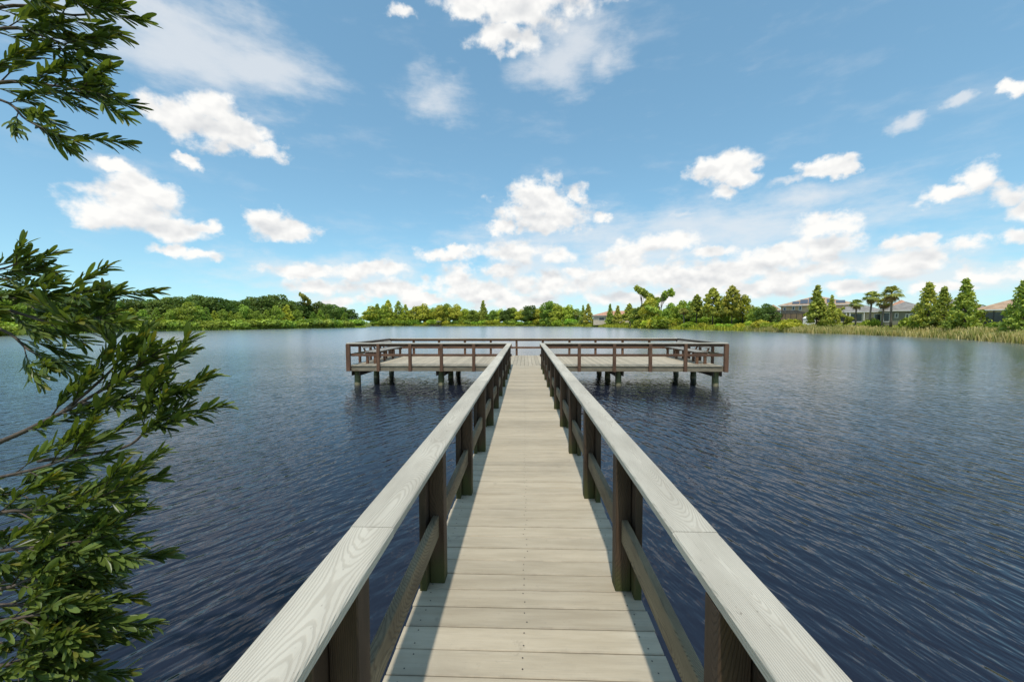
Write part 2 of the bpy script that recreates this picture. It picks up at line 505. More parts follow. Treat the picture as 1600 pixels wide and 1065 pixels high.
class MB:
    def __init__(self):
        self.v = []; self.f = []

    def add(self, verts, faces):
        k = len(self.v)
        self.v.extend(tuple(p) for p in verts)
        self.f.extend(tuple(i + k for i in fc) for fc in faces)

    def box(self, x0, x1, y0, y1, z0, z1):
        self.add([(x0, y0, z0), (x1, y0, z0), (x1, y1, z0), (x0, y1, z0), (x0, y0, z1), (x1, y0, z1), (x1, y1, z1), (x0, y1, z1)],
                 [(0, 3, 2, 1), (4, 5, 6, 7), (0, 1, 5, 4), (1, 2, 6, 5), (2, 3, 7, 6), (3, 0, 4, 7)])

    def tube(self, pts, radii, seg=8, cap=True):
        rings = []
        n = len(pts)
        for i in range(n):
            p = Vector(pts[i])
            d = (Vector(pts[min(i + 1, n - 1)]) - Vector(pts[max(i - 1, 0)])).normalized()
            a = d.cross(Vector((0, 0, 1)))
            if a.length < 1e-3: a = d.cross(Vector((1, 0, 0)))
            a.normalize(); b = d.cross(a).normalized()
            rings.append([p + (a * math.cos(2 * math.pi * k / seg) + b * math.sin(2 * math.pi * k / seg)) * radii[i] for k in range(seg)])
        k0 = len(self.v)
        for r_ in rings: self.v.extend(tuple(q) for q in r_)
        for i in range(n - 1):
            for k in range(seg):
                a0 = k0 + i * seg + k; a1 = k0 + i * seg + (k + 1) % seg
                self.f.append((a0, a0 + seg, a1 + seg, a1))
        if cap:
            self.f.append(tuple(k0 + k for k in range(seg)))
            self.f.append(tuple(k0 + (n - 1) * seg + k for k in reversed(range(seg))))

    def build(self, name, mat, parent=None, smooth=False, loc=(0, 0, 0)):
        return mesh_obj(name, make_mesh(name, self.v, self.f, smooth), mat, parent, loc)


_boards = {}


def board_mesh(L, w, t, ch, mat):
    key = (round(L, 3), round(w, 4), round(t, 4), mat.name)
    if key in _boards: return _boards[key]
    y, z, c = w / 2, t / 2, ch
    sec = [(-y + c, -z), (y - c, -z), (y, -z + c), (y, z - c), (y - c, z), (-y + c, z), (-y, z - c), (-y, -z + c)]
    vs = [(-L / 2, a, b) for a, b in sec] + [(L / 2, a, b) for a, b in sec]
    fs = [(k, k + 8, (k + 1) % 8 + 8, (k + 1) % 8)[::-1] for k in range(8)]
    fs = [(k, (k + 1) % 8, (k + 1) % 8 + 8, k + 8) for k in range(8)]
    fs += [tuple(reversed(range(8))), tuple(range(8, 16))]
    me = make_mesh('board', vs, fs)
    me.materials.append(mat)
    _boards[key] = me
    return me


def board(name, p0, p1, w, t, mat, parent, up=(0, 0, 1), ch=0.003):
    """Board from p0 to p1 (centre line); w across, t along 'up'. Parent is an unrotated empty."""
    p0 = Vector(p0); p1 = Vector(p1)
    x = (p1 - p0).normalized(); z = Vector(up); z = (z - x * z.dot(x)).normalized(); y = z.cross(x)
    me = board_mesh((p1 - p0).length, w, t, ch, mat)
    o = bpy.data.objects.new(name, me)
    COL.objects.link(o)
    o.rotation_euler = Matrix((x, y, z)).transposed().to_euler()
    o.location = (p0 + p1) / 2 - (parent.location if parent else Vector((0, 0, 0)))
    o.parent = parent
    return o


rng = random.Random(7)

# ------------------------------------------------------------------ the lake and its banks
SHORE_PX = [(-60, 527.0), (0, 524.0), (100, 521.0), (200, 518.3), (325, 516.0), (450, 513.4), (570, 511.6)]
SHORE_FAR = [(582, 509.3), (640, 509.1), (760, 509.1), (840, 509.3), (900, 509.9)]
SHORE_RIGHT = [(960, 511.5), (1050, 514.2), (1180, 517.3), (1250, 519.8), (1340, 522.2), (1480, 528.0), (1600, 536.0), (1680, 542.0)]


def shore_point(px):
    t = SHORE_PX if px < 576 else SHORE_FAR + SHORE_RIGHT
    px = min(max(px, t[0][0]), t[-1][0])
    for (a, ya), (b, yb) in zip(t, t[1:]):
        if a <= px <= b:
            return on_plane(px, ya + (yb - ya) * (px - a) / (b - a), 0.0)


loop = [on_plane(a, b) for a, b in SHORE_PX]
left_end = loop[-1]
loop += [left_end + Vector((-6, 22, 0)), left_end + Vector((-20, 55, 0))]
loop += [on_plane(a, b) for a, b in SHORE_FAR + SHORE_RIGHT]
loop = [Vector((p.x, p.y)) for p in loop]
loop += [Vector(p) for p in [(47, 16), (36, 3), (20, -1.5), (8, 0.2), (3.0, 0.9), (0, 1.0), (-3.0, 1.45), (-6, 1.5), (-14, 0.5), (-35, 4), (-66, 22)]]
cen = Vector((-8.0, 60.0))


def resample(pts, step_fn):
    out = []
    n = len(pts)
    for i in range(n):
        a, b = pts[i], pts[(i + 1) % n]
        k = max(1, int((b - a).length / step_fn((a + b) / 2)))
        for j in range(k): out.append(a + (b - a) * j / k)
    return out


loop = resample(loop, lambda p: 1.0 if p.length < 20 else 4.0)
rs = random.Random(3)
PROFILE = [(-14, -1.2), (-3, -0.5), (0, -0.03), (0.5, 0.13), (2.0, 0.36), (5, 1.0), (8.5, 1.72), (14, 2.05), (26, 2.2), (60, 2.3), (200, 2.4), (3500, 2.4)]


def bank_z(d):
    for (a, za), (b, zb) in zip(PROFILE, PROFILE[1:]):
        if a <= d <= b: return za + (zb - za) * (d - a) / (b - a)
    return PROFILE[-1][1]


gv, gf = [], []
nl = len(loop)
for p in loop:
    u = (p - cen).normalized()
    jit = rs.uniform(-0.25, 0.25)
    for d, z in PROFILE:
        dd = d + (jit if 0 <= d < 9 else 0)
        q = p + u * dd
        gv.append((q.x, q.y, z + (rs.uniform(-0.05, 0.05) if d > 1 and d < 100 else 0)))
m_ = len(PROFILE)
for i in range(nl):
    j = (i + 1) % nl
    for k in range(m_ - 1):
        gf.append((i * m_ + k, i * m_ + k + 1, j * m_ + k + 1, j * m_ + k))


def make_ground():
    n = NT('grassy_ground')
    g = n.new('ShaderNodeNewGeometry')
    pos = g.outputs['Position']
    sp = n.new('ShaderNodeSeparateXYZ'); n.link(pos, sp.inputs[0])
    a = n.noise(pos, 0.25, 5.0, 0.65)
    b = n.noise(pos, 3.0, 4.0, 0.7)
    c = n.mix(n.step(a, 0.35, 0.65), (0.130, 0.170, 0.030), (0.27, 0.29, 0.060))
    c = n.mix(n.step(b, 0.5, 0.8, 0.0, 0.5), c, (0.20, 0.17, 0.07))
    mud = n.step(sp.outputs[2], 0.02, 0.30, 1.0, 0.0)
    c = n.mix(mud, c, (0.055, 0.048, 0.028))
    return n.finish(c, 0.9, b, 0.05, 0.6, 0.2)


M['ground'] = make_ground()
gme = make_mesh('ground', gv, gf, True)
ground = tag(mesh_obj('ground', gme, M['ground']), kind='structure')
wme = make_mesh('lake_water', [(-260, -60, 0), (260, -60, 0), (260, 420, 0), (-260, 420, 0)], [(0, 1, 2, 3)])
lake = tag(mesh_obj('lake_water', wme, M['water']), kind='structure')

# ------------------------------------------------------------------ the boardwalk
WALK_Y0, PLAT_Y0, PLAT_Y1 = -1.75, 14.40, 18.85
walk = empty('boardwalk', (0, 6.5, 0))
tag(walk, 'long straight boardwalk of beige planks with pale capped brown railings over the water', 'boardwalk')
PITCH, BW, DT = 0.1445, 0.1390, 0.028
y = WALK_Y0
heads = MB()
nb = int((PLAT_Y0 - WALK_Y0) / PITCH)
for k in range(nb):
    yc = PLAT_Y0 - (k + 0.5) * PITCH
    dx = rng.uniform(-0.007, 0.007); dz = rng.uniform(-0.0012, 0.0012); tw = rng.uniform(-0.0016, 0.0016)
    board('deck_board', (-0.642 + dx, yc - tw, DECK_Z - DT / 2 + dz), (0.642 + dx, yc + tw, DECK_Z - DT / 2 + dz), BW, DT, M['deck'], walk, ch=0.0035)
    for sx in (-0.565, -0.02, 0.56):
        for sy in (-0.036, 0.034):
            cx = sx + rng.uniform(-0.016, 0.016); cy = yc + sy + rng.uniform(-0.008, 0.008)
            r_ = 0.0042
            ring = [(cx + r_ * math.cos(a * math.pi / 3), cy + r_ * math.sin(a * math.pi / 3), DECK_Z + 0.0022 + dz) for a in range(6)]
            heads.add(ring, [tuple(range(6))])
heads.v = [(a, b - 6.5, c) for a, b, c in heads.v]
tag(heads.build('screw_heads', M['screw'], walk), kind='stuff')

CAP_TOP, CAP_T, CAP_W = DECK_Z + 0.825, 0.038, 0.161
for s in (-1, 1):
    xc = s * 0.5835
    ys = [WALK_Y0, 1.40, 5.05, 8.71, 12.37, PLAT_Y0 - 0.02]
    for a, b in zip(ys, ys[1:]):
        o = rng.uniform(-0.004, 0.004)
        board('cap_rail', (xc + o, a + 0.0015, CAP_TOP - CAP_T / 2), (xc + o, b - 0.0015, CAP_TOP - CAP_T / 2 + rng.uniform(-.002, .002)), CAP_W, CAP_T, M['cap'], walk, ch=0.006)
    py = [(1.09 if s < 0 else 1.05) + 1.217 * k for k in range(-2, 11)]
    prev = None
    for yy in py:
        lean = rng.uniform(-0.008, 0.008) + (0.010 if s > 0 else 0)
        pz0, pz1 = DECK_Z + 0.001, CAP_TOP - CAP_T - 0.001
        board('rail_post', (s * 0.550, yy + 0.0445, pz0), (s * 0.550 + rng.uniform(-.003, .003), yy + 0.0445 + rng.uniform(-.004, .004), pz1), 0.089, 0.089, M['post'], walk, up=(1, 0, 0), ch=0.004)
        board('post_side_board', (s * 0.617, yy + 0.012, pz0), (s * 0.617, yy + 0.012, pz1), 0.168, 0.040, M['post'], walk, up=(1, 0, 0), ch=0.003)
        if prev is not None:
            zt = DECK_Z + 0.352 + rng.uniform(-0.008, 0.008)
            board('mid_rail', (s * 0.556, prev + 0.0905, zt), (s * 0.556, yy - 0.0012, zt + rng.uniform(-0.008, 0.008)), 0.038, 0.132, M['midrail'], walk, ch=0.005)
        prev = yy
# carrying timbers under the planks, and pilings
for xx in (-0.60, 0.0, 0.60):
    board('joist', (xx, WALK_Y0 + 0.02, DECK_Z - DT - 0.093), (xx, PLAT_Y0 - 0.06, DECK_Z - DT - 0.093), 0.042, 0.184, M['beam'], walk)
for yy in (2.6, 5.6, 8.6, 11.6):
    board('cross_beam', (-0.66, yy, DECK_Z - DT - 0.282), (0.66, yy, DECK_Z - DT - 0.282), 0.09, 0.19, M['beam'], walk)
    for s in (-1, 1):
        mb = MB(); mb.tube([(s * 0.42, yy + 0.16 - 6.5, -1.0), (s * 0.42, yy + 0.16 - 6.5, DECK_Z - DT - 0.19)], [0.11, 0.105], 14)
        mb.build('piling', M['pile'], walk)

# ------------------------------------------------------------------ the fishing platform at its end
PX0, PX1 = -6.60, 7.22
plat = empty('fishing_platform', (0, 16.6, 0))
tag(plat, 'wide fishing platform on pilings with brown post railing at the far end of the boardwalk', 'platform')
nbp = int((PX1 - PX0 - 0.10) / PITCH)
for k in range(nbp):
    xc = PX0 + 0.05 + (k + 0.5) * PITCH
    dz = rng.uniform(-0.001, 0.001)
    board('deck_board', (xc, PLAT_Y0 + 0.004, DECK_Z - DT / 2 + dz), (xc, PLAT_Y1, DECK_Z - DT / 2 + dz), BW, DT, M['deck'], plat, ch=0.0035)
RIM_Z = DECK_Z - DT - 0.004 - 0.092
board('rim_joist', (PX0 + 0.04, PLAT_Y0 + 0.050, RIM_Z), (PX1 - 0.04, PLAT_Y0 + 0.050, RIM_Z), 0.040, 0.184, M['rim'], plat)
board('rim_joist', (PX0 + 0.04, PLAT_Y1 - 0.050, RIM_Z), (PX1 - 0.04, PLAT_Y1 - 0.050, RIM_Z), 0.040, 0.184, M['rim'], plat)
for xx in (PX0 + 0.065, PX1 - 0.065):
    board('rim_joist', (xx, PLAT_Y0 + 0.075, RIM_Z), (xx, PLAT_Y1 - 0.075, RIM_Z), 0.040, 0.184, M['rim'], plat)
for yy in (15.35, 16.25, 17.15, 18.05):
    board('joist', (PX0 + 0.10, yy, RIM_Z), (PX1 - 0.10, yy, RIM_Z), 0.042, 0.184, M['beam'], plat)
ROWS = (14.72, 16.62, 18.52)
for xx in (-6.35, -3.17, 0.15, 3.42, 6.95):
    for yy in ROWS:
        mb = MB(); mb.tube([(xx, yy - 16.6, -1.2), (xx, yy - 16.6, 0.015), (xx, yy - 16.6, 0.12), (xx, yy - 16.6, RIM_Z - 0.093)], [0.118, 0.117, 0.115, 0.112], 16)
        pl = mb.build('piling', M['pile'], plat, True)
        mb = MB(); mb.tube([(xx, yy - 16.6, 0.0), (xx, yy - 16.6, 0.10)], [0.121, 0.121], 16, cap=False)
        b_ = mb.build('water_stain', M['pileband'], None, True)
        b_.parent = pl
    for s in (-1, 1):
        if abs(xx) < 1 or s * xx < 0 or True:
            board('cross_beam', (xx + s * 0.142, ROWS[0] - 0.16, RIM_Z - 0.19), (xx + s * 0.142, ROWS[2] + 0.16, RIM_Z - 0.19), 0.042, 0.184, M['beam'], plat)

P_POST_T = CAP_TOP - CAP_T - 0.001
P_POST_B = RIM_Z - 0.094


def rail_run(posts, front):
    """Rail along X. posts: list of x; front: the near rail, its posts bolted to the outside of the rim."""
    yy = PLAT_Y0 - 0.018 if front else PLAT_Y1 + 0.018
    sgn = -1 if front else 1
    for x_, w_ in posts:
        board('rail_post', (x_, yy, P_POST_B), (x_ + rng.uniform(-.006, .006), yy, P_POST_T), w_, 0.092, M['redpost'], plat, up=(0, 1, 0), ch=0.004)
    return yy


front_l = [(-6.535, 0.15)] + [(at_y(p, 560, PLAT_Y0).x, 0.112) for p in (591.5, 641, 690, 740.4)]
front_r = [(at_y(p, 560, PLAT_Y0).x, 0.112) for p in (905, 959.8, 1016, 1070.7)] + [(7.155, 0.15)]
back = [(-6.535, 0.13)] + [(at_y(p, 545, PLAT_Y1).x, 0.10) for p in (646.5, 686, 726.5, 766.8, 807.3, 848, 889.6, 930.5, 972.8, 1014.4)] + [(7.155, 0.13)]
yf = rail_run(front_l, True); rail_run(front_r, True); ybk = rail_run(back, False)
WX = 0.664


def split_cap(x0, x1, yy, n):
    for k in range(n):
        a = x0 + (x1 - x0) * k / n; b = x0 + (x1 - x0) * (k + 1) / n
        board('cap_rail', (a + 0.0015, yy, CAP_TOP - CAP_T / 2), (b - 0.0015, yy, CAP_TOP - CAP_T / 2), CAP_W, CAP_T, M['cap'], plat, ch=0.006)


yc_f, yc_b = PLAT_Y0 + 0.045, PLAT_Y1 - 0.045
split_cap(PX0, -WX - 0.004, yc_f, 2); split_cap(WX + 0.004, PX1, yc_f, 2); split_cap(PX0, PX1, yc_b, 4)
for x0, x1, yy, s in ((PX0 + 0.16, -0.51, yf, 1), (0.51, PX1 - 0.16, yf, 1), (PX0 + 0.15, PX1 - 0.15, ybk, -1)):
    yi = yy + s * (0.046 + 0.0205)
    board('sub_rail', (x0, yi, CAP_TOP - CAP_T - 0.052), (x1, yi, CAP_TOP - CAP_T - 0.052), 0.038, 0.100, M['redpost'], plat)
    board('mid_rail', (x0, yi, DECK_Z + 0.375), (x1, yi, DECK_Z + 0.375), 0.038, 0.089, M['redpost'], plat)
# end rails along Y
for xs, s in ((PX0, 1), (PX1, -1)):
    xo = xs + s * 0.065
    for yy in (15.55, 16.65, 17.75):
        board('rail_post', (xs - s * 0.0, yy, P_POST_B), (xs, yy, P_POST_T), 0.092, 0.085, M['redpost'], plat, up=(1, 0, 0), ch=0.004)
    board('cap_rail', (xs + s * 0.07, yc_f + 0.083, CAP_TOP - CAP_T / 2), (xs + s * 0.07, yc_b - 0.083, CAP_TOP - CAP_T / 2), CAP_W, CAP_T, M['bench'], plat, ch=0.006)
    board('sub_rail', (xo, PLAT_Y0 + 0.10, CAP_TOP - CAP_T - 0.052), (xo, PLAT_Y1 - 0.10, CAP_TOP - CAP_T - 0.052), 0.038, 0.100, M['redpost'], plat)
    board('mid_rail', (xo, PLAT_Y0 + 0.10, DECK_Z + 0.375), (xo, PLAT_Y1 - 0.10, DECK_Z + 0.375), 0.038, 0.089, M['midrail'], plat)

# the two benches along the ends
for xs, s, lab in ((PX0, 1, 'slatted plank bench at the platform end on the side of the dark wood'),
                   (PX1, -1, 'slatted plank bench at the platform end on the side of the houses')):
    bx = xs + s * 0.55
    bench = empty('bench', (bx, 16.6, DECK_Z))
    tag(bench, lab, 'bench', 'benches built along the platform ends')
    y0, y1 = 14.95, 18.25
    SZ = DECK_Z + 0.455
    for off in (0.0, 0.150, 0.300):
        xx = xs + s * (0.82 - off)
        board('seat_plank', (xx, y0, SZ), (xx, y1, SZ), 0.140, 0.038, M['bench'], bench)
    bup = Vector((s * 0.94, 0, 0.34))
    board('backrest_plank', (xs + s * 0.345, y0, DECK_Z + 0.665), (xs + s * 0.345, y1, DECK_Z + 0.665), 0.184, 0.036, M['bench'], bench, up=(s * 0.78, 0, 0.62))
    for yy in (y0 + 0.12, y0 + 1.14, y0 + 2.16, y1 - 0.12):
        board('leg', (xs + s * 0.80, yy, DECK_Z + 0.001), (xs + s * 0.80, yy, SZ - 0.111), 0.089, 0.089, M['redpost'], bench, up=(1, 0, 0))
        board('leg', (xs + s * 0.50, yy, DECK_Z + 0.001), (xs + s * 0.50, yy, SZ - 0.111), 0.089, 0.089, M['redpost'], bench, up=(1, 0, 0))
        board('seat_bearer', (xs + s * 0.88, yy, SZ - 0.065), (xs + s * 0.43, yy, SZ - 0.065), 0.089, 0.089, M['redpost'], bench)
        board('back_support', (xs + s * 0.44, yy, SZ - 0.018), (xs + s * 0.300, yy, DECK_Z + 0.72), 0.089, 0.036, M['redpost'], bench, up=(s, 0, 0.4))

# ------------------------------------------------------------------ vegetation
M['f_dark'] = foliage('oak_foliage_dark', (0.079, 0.131, 0.026), (0.215, 0.304, 0.058), val_var=0.5)
M['f_mid'] = foliage('tree_foliage_mid', (0.158, 0.234, 0.036), (0.434, 0.550, 0.083), val_var=0.45)
M['f_light'] = foliage('tree_foliage_light', (0.229, 0.276, 0.032), (0.654, 0.673, 0.086), val_var=0.4)
M['f_cyp'] = foliage('cypress_foliage', (0.186, 0.243, 0.040), (0.579, 0.592, 0.098), val_var=0.4, hue_var=0.06)
M['f_shrub'] = foliage('shrub_foliage', (0.200, 0.268, 0.029), (0.582, 0.647, 0.073), val_var=0.5, hue_var=0.09)
M['f_palm'] = foliage('palm_fronds', (0.160, 0.209, 0.037), (0.451, 0.440, 0.091), val_var=0.3)
M['f_dead'] = foliage('dry_fronds', (0.20, 0.13, 0.045), (0.38, 0.26, 0.09), val_var=0.3)
M['reed'] = foliage('reeds', (0.22, 0.24, 0.040), (0.74, 0.56, 0.28), val_var=0.0, scale=0.18, trans=0.2)
M['bark'] = plain('bark', (0.115, 0.09, 0.065), 0.9, 0.5, 6.0)
M['palmbark'] = plain('palm_bark', (0.24, 0.19, 0.14), 0.9, 0.4, 5.0)


def leaf_cloud(lobes, n, size, seed, outward=0.5, aspect=1.6, fill=0.62):
    r = np.random.default_rng(seed)
    lob = np.array(lobes, float)
    wgt = (lob[:, 3] * lob[:, 4] + lob[:, 3] * lob[:, 5]) ** 0.9
    idx = r.choice(len(lob), n, p=wgt / wgt.sum())
    d = r.normal(size=(n, 3)); d /= np.linalg.norm(d, axis=1)[:, None]
    rad = fill + (1.06 - fill) * r.random(n) ** 0.7
    c = lob[idx, :3] + d * lob[idx, 3:6] * rad[:, None]
    nrm = d * outward + r.normal(size=(n, 3)) * 0.6 + np.array([0, 0, 0.25])
    nrm /= np.linalg.norm(nrm, axis=1)[:, None]
    t = np.cross(nrm, r.normal(size=(n, 3))); t /= np.linalg.norm(t, axis=1)[:, None]
    b = np.cross(nrm, t)
    s = size * (0.6 + 0.8 * r.random(n))[:, None]
    V = np.empty((n, 4, 3))
    V[:, 0] = c - t * s * aspect * 0.5
    V[:, 1] = c + b * s * 0.5 + nrm * s * 0.10
    V[:, 2] = c + t * s * aspect * 0.5
    V[:, 3] = c - b * s * 0.5 + nrm * s * 0.10
    F = np.arange(n * 4).reshape(n, 4)
    return V.reshape(-1, 3), F


def np_mesh(name, V, F, mat):
    me = bpy.data.meshes.new(name)
    me.from_pydata(V.tolist(), [], F.tolist())
    me.update()
    me.materials.append(mat)
    return me


def trunk_mesh(h0, r0, limbs, seed, mat, lean=0.0):
    q = random.Random(seed)
    mb = MB()
    pts = [(0, 0, -0.03), (lean * 0.3, 0, h0 * 0.35), (lean * 0.7, q.uniform(-.01, .01), h0 * 0.7), (lean, 0, h0)]
    mb.tube(pts, [r0 * 1.25, r0, r0 * 0.8, r0 * 0.45], 8)
    for (tx, ty, tz, zs) in limbs:
        s = (lean * zs, 0, h0 * zs)
        mid = ((s[0] + tx) / 2 + q.uniform(-.02, .02), (s[1] + ty) / 2, s[2] * 0.45 + tz * 0.55)
        mb.tube([s, mid, (tx, ty, tz)], [r0 * 0.55, r0 * 0.38, r0 * 0.14], 6)
    me = make_mesh('trunk', mb.v, mb.f, True)
    me.materials.append(mat)
    return me


def broad_variant(seed, mat, n=3400, base=0.10, width=0.42, size=0.040, nl=13):
    """Round-crowned tree of height 1."""
    q = random.Random(seed)
    lobes = [(0, 0, 0.55, width * 0.62, width * 0.62, 0.30)]
    limbs = []
    for k in range(nl):
        a = 2 * math.pi * k / nl * 2.4 + q.uniform(-.4, .4)
        z = base + 0.12 + (0.84 - base - 0.12) * (k + 0.5) / nl + q.uniform(-.04, .04)
        rr = width * (0.80 if z < 0.6 else 0.80 * (1.02 - z) / 0.42) * q.uniform(0.65, 1.05)
        sz = q.uniform(0.11, 0.19)
        lobes.append((math.cos(a) * rr, math.sin(a) * rr, z, sz * 1.15, sz * 1.15, sz * 0.82))
        if k % 2 == 0: limbs.append((math.cos(a) * rr * .8, math.sin(a) * rr * .8, z, q.uniform(.35, .8)))
    lobes.append((q.uniform(-.08, .08), q.uniform(-.08, .08), 0.88, 0.15, 0.15, 0.12))
    V, F = leaf_cloud(lobes, n, size, seed)
    return np_mesh('crown', V, F, mat), trunk_mesh(0.62, 0.022, limbs, seed, M['bark'])


def cone_variant(seed, mat, n=3000, R0=0.25, base=0.12, size=0.034, tufts=85, power=0.85):
    q = random.Random(seed)
    lobes, limbs = [], []
    for k in range(tufts):
        t = (k + q.random()) / tufts
        z = base + (0.97 - base) * t
        rad = R0 * (1 - t) ** power * (min(1, t / 0.10) * 0.35 + 0.65) * q.uniform(0.55, 1.08)
        a = k * 2.399 + q.uniform(-.4, .4)
        s = (0.035 + 0.040 * (1 - t)) * q.uniform(0.7, 1.25)
        lobes.append((math.cos(a) * rad, math.sin(a) * rad, z - rad * 0.10, s * 1.25, s * 1.25, s * 0.70))
        if k % 5 == 0: limbs.append((math.cos(a) * rad, math.sin(a) * rad, z, min(0.98, max(0.1, z - 0.02))))
    lobes.append((0, 0, 0.97, 0.018, 0.018, 0.04))
    V, F = leaf_cloud(lobes, n, size, seed, fill=0.35)
    return np_mesh('crown', V, F, mat), trunk_mesh(0.97, 0.017, limbs, seed, M['bark'])


def airy_variant(seed, mat, n=4200, size=0.034):
    """Tall open tree: separate leaf clumps on bare limbs."""
    q = random.Random(seed)
    lobes, limbs = [], []
    for k in range(34):
        a = k * 2.399; z = 0.22 + 0.76 * ((k * 0.618) % 1.0)
        rr = (0.10 + 0.30 * q.random()) * (1.15 - 0.5 * abs(z - 0.65))
        s = q.uniform(0.045, 0.095)
        x_, y_ = math.cos(a) * rr, math.sin(a) * rr
        lobes.append((x_, y_, z, s * 1.1, s * 1.1, s * 0.9)); limbs.append((x_, y_, z, min(0.95, max(0.25, z - 0.22))))
    V, F = leaf_cloud(lobes, n, size, seed, fill=0.3)
    return np_mesh('crown', V, F, mat), trunk_mesh(0.86, 0.012, limbs[::2], seed, M['bark'], 0.04)


def bush_variant(seed, mat, n=1300, size=0.11):
    q = random.Random(seed)
    lobes = []
    for k in range(9):
        a = k * 2.399; rr = 0.62 * math.sqrt(q.random())
        s = q.uniform(0.28, 0.42)
        lobes.append((math.cos(a) * rr, math.sin(a) * rr, 0.30 + 0.42 * q.random() * (1 - rr), s, s, s * 0.85))
    V, F = leaf_cloud(lobes, n, size, seed)
    return np_mesh('crown', V, F, mat), trunk_mesh(0.45, 0.05, [(.3, .1, .5, .3), (-.3, .2, .5, .3), (0, -.3, .5, .4)], seed, M['bark'])


def palm_variant(seed):
    """Cabbage palm of height about 1 (scaled): fan fronds on a bare trunk."""
    q = random.Random(seed)
    V, F, DV, DF = [], [], [], []
    top = Vector((q.uniform(-.05, .05), q.uniform(-.05, .05), 0.83))

    def frond(a, e, L, vs, fs, droop):
        d = Vector((math.cos(a) * math.cos(e), math.sin(a) * math.cos(e), math.sin(e)))
        side = d.cross(Vector((0, 0, 1))).normalized(); up = side.cross(d)
        hub = top + d * L * 0.45
        k = len(vs); w = 0.006
        vs += [top - side * w, top + side * w, hub + side * w, hub - side * w]; fs.append((k, k + 1, k + 2, k + 3))
        nb_ = 13
        for j in range(nb_):
            t = (j / (nb_ - 1) - 0.5) * 2
            ang = t * 1.45
            bd = (d * math.cos(ang) + side * math.sin(ang)).normalized()
            l = L * 0.62 * (1 - 0.25 * abs(t))
            m_pt = hub + bd * l * 0.55 + up * 0.01
            tip = hub + bd * l + Vector((0, 0, -droop * l))
            wv = bd.cross(up).normalized() * l * 0.085
            k = len(vs)
            vs += [hub, m_pt - wv, tip, m_pt + wv]; fs.append((k, k + 1, k + 2, k + 3))
    for k in range(34):
        frond(k * 2.399, q.uniform(-0.35, 1.35), q.uniform(0.20, 0.25), V, F, q.uniform(0.2, 0.6))
    for k in range(14):
        frond(k * 2.399 + 1, q.uniform(-1.2, -0.25), q.uniform(0.16, 0.22), DV, DF, 0.5)
    mk = lambda nm, v_, f_, mt: (lambda me: (me.materials.append(mt), me)[1])(make_mesh(nm, v_, f_))
    tb = MB()
    tb.tube([(0, 0, -0.02), (top.x * .3, top.y * .3, 0.3), (top.x * .7, top.y * .7, 0.6), tuple(top)], [0.030, 0.022, 0.021, 0.024], 9)
    tm = make_mesh('trunk', tb.v, tb.f, True); tm.materials.append(M['palmbark'])
    return mk('fronds', V, F, M['f_palm']), mk('dry_fronds', DV, DF, M['f_dead']), tm


VAR = {
    'dark': [broad_variant(100 + k, M['f_dark'], width=0.46 + 0.05 * (k % 3)) for k in range(4)],
    'mid': [broad_variant(200 + k, M['f_mid'], width=0.38 + 0.05 * (k % 3), base=0.05) for k in range(4)],
    'light': [broad_variant(300 + k, M['f_light'], width=0.36 + 0.04 * (k % 3), base=0.06) for k in range(4)],
    'slim': [cone_variant(400 + k, M['f_mid'], R0=0.30, power=0.55, base=0.06) for k in range(3)],
    'slimlight': [cone_variant(450 + k, M['f_light'], R0=0.30, power=0.55, base=0.05) for k in range(3)],
    'cypress': [cone_variant(500 + k, M['f_cyp'], R0=0.25 + 0.025 * k, power=1.0 + 0.12 * (k % 2), tufts=62 + 9 * k) for k in range(4)],
    'clump': [cone_variant(550 + k, M['f_cyp'], R0=0.28, power=0.6, base=0.30, tufts=45, size=0.045) for k in range(3)],
    'airy': [airy_variant(600 + k, M['f_cyp']) for k in range(3)],
    'bush': [bush_variant(700 + k, M['f_shrub']) for k in range(4)],
    'hedge': [bush_variant(750 + k, M['f_mid']) for k in range(2)],
}
PALMS = [palm_variant(800 + k) for k in range(3)]
tq = random.Random(11)


def inland(px, d):
    """Point d metres behind the waterline along the pixel's direction, on the ground."""
    s = shore_point(px)
    v = Vector((s.x - CAM.x, s.y - CAM.y, 0)).normalized()
    p = s + v * d
    # height from the distance to the nearest shore vertex
    dm = min((Vector((p.x, p.y)) - l).length for l in loop)
    p.z = bank_z(dm) - 0.04
    return p


def height_for(p, px, top):
    r_ = ray(px, top)
    t = math.hypot(p.x - CAM.x, p.y - CAM.y) / math.hypot(r_.x, r_.y)
    return CAM.z + r_.z * t - p.z


def plant(kind, name, label, cat, group, px, top, d, wide=1.0, idx=None):
    p = inland(px, d)
    h = height_for(p, px, top)
    vs = VAR[kind]
    cr, tr = vs[tq.randrange(len(vs)) if idx is None else idx % len(vs)]
    e = empty(name, p, tq.uniform(0, 6.28), (h * wide, h * wide, h))
    tag(e, label, cat, group)
    mesh_obj('crown', cr, None, e); mesh_obj('trunk', tr, None, e)
    return e


def plant_palm(label, group, px, top, d, idx=0, wide=1.0):
    p = inland(px, d)
    h = height_for(p, px, top)
    a, b, c = PALMS[idx % 3]
    e = empty('palm_tree', p, tq.uniform(0, 6.28), (h * wide, h * wide, h))
    tag(e, label, 'palm', group)
    mesh_obj('fronds', a, None, e); mesh_obj('dry_fronds', b, None, e); mesh_obj('trunk', c, None, e)


def lerp_table(t, x):
    if x <= t[0][0]: return t[0][1]
    for (a, ya), (b, yb) in zip(t, t[1:]):
        if a <= x <= b: return ya + (yb - ya) * (x - a) / (b - a)
    return t[-1][1]


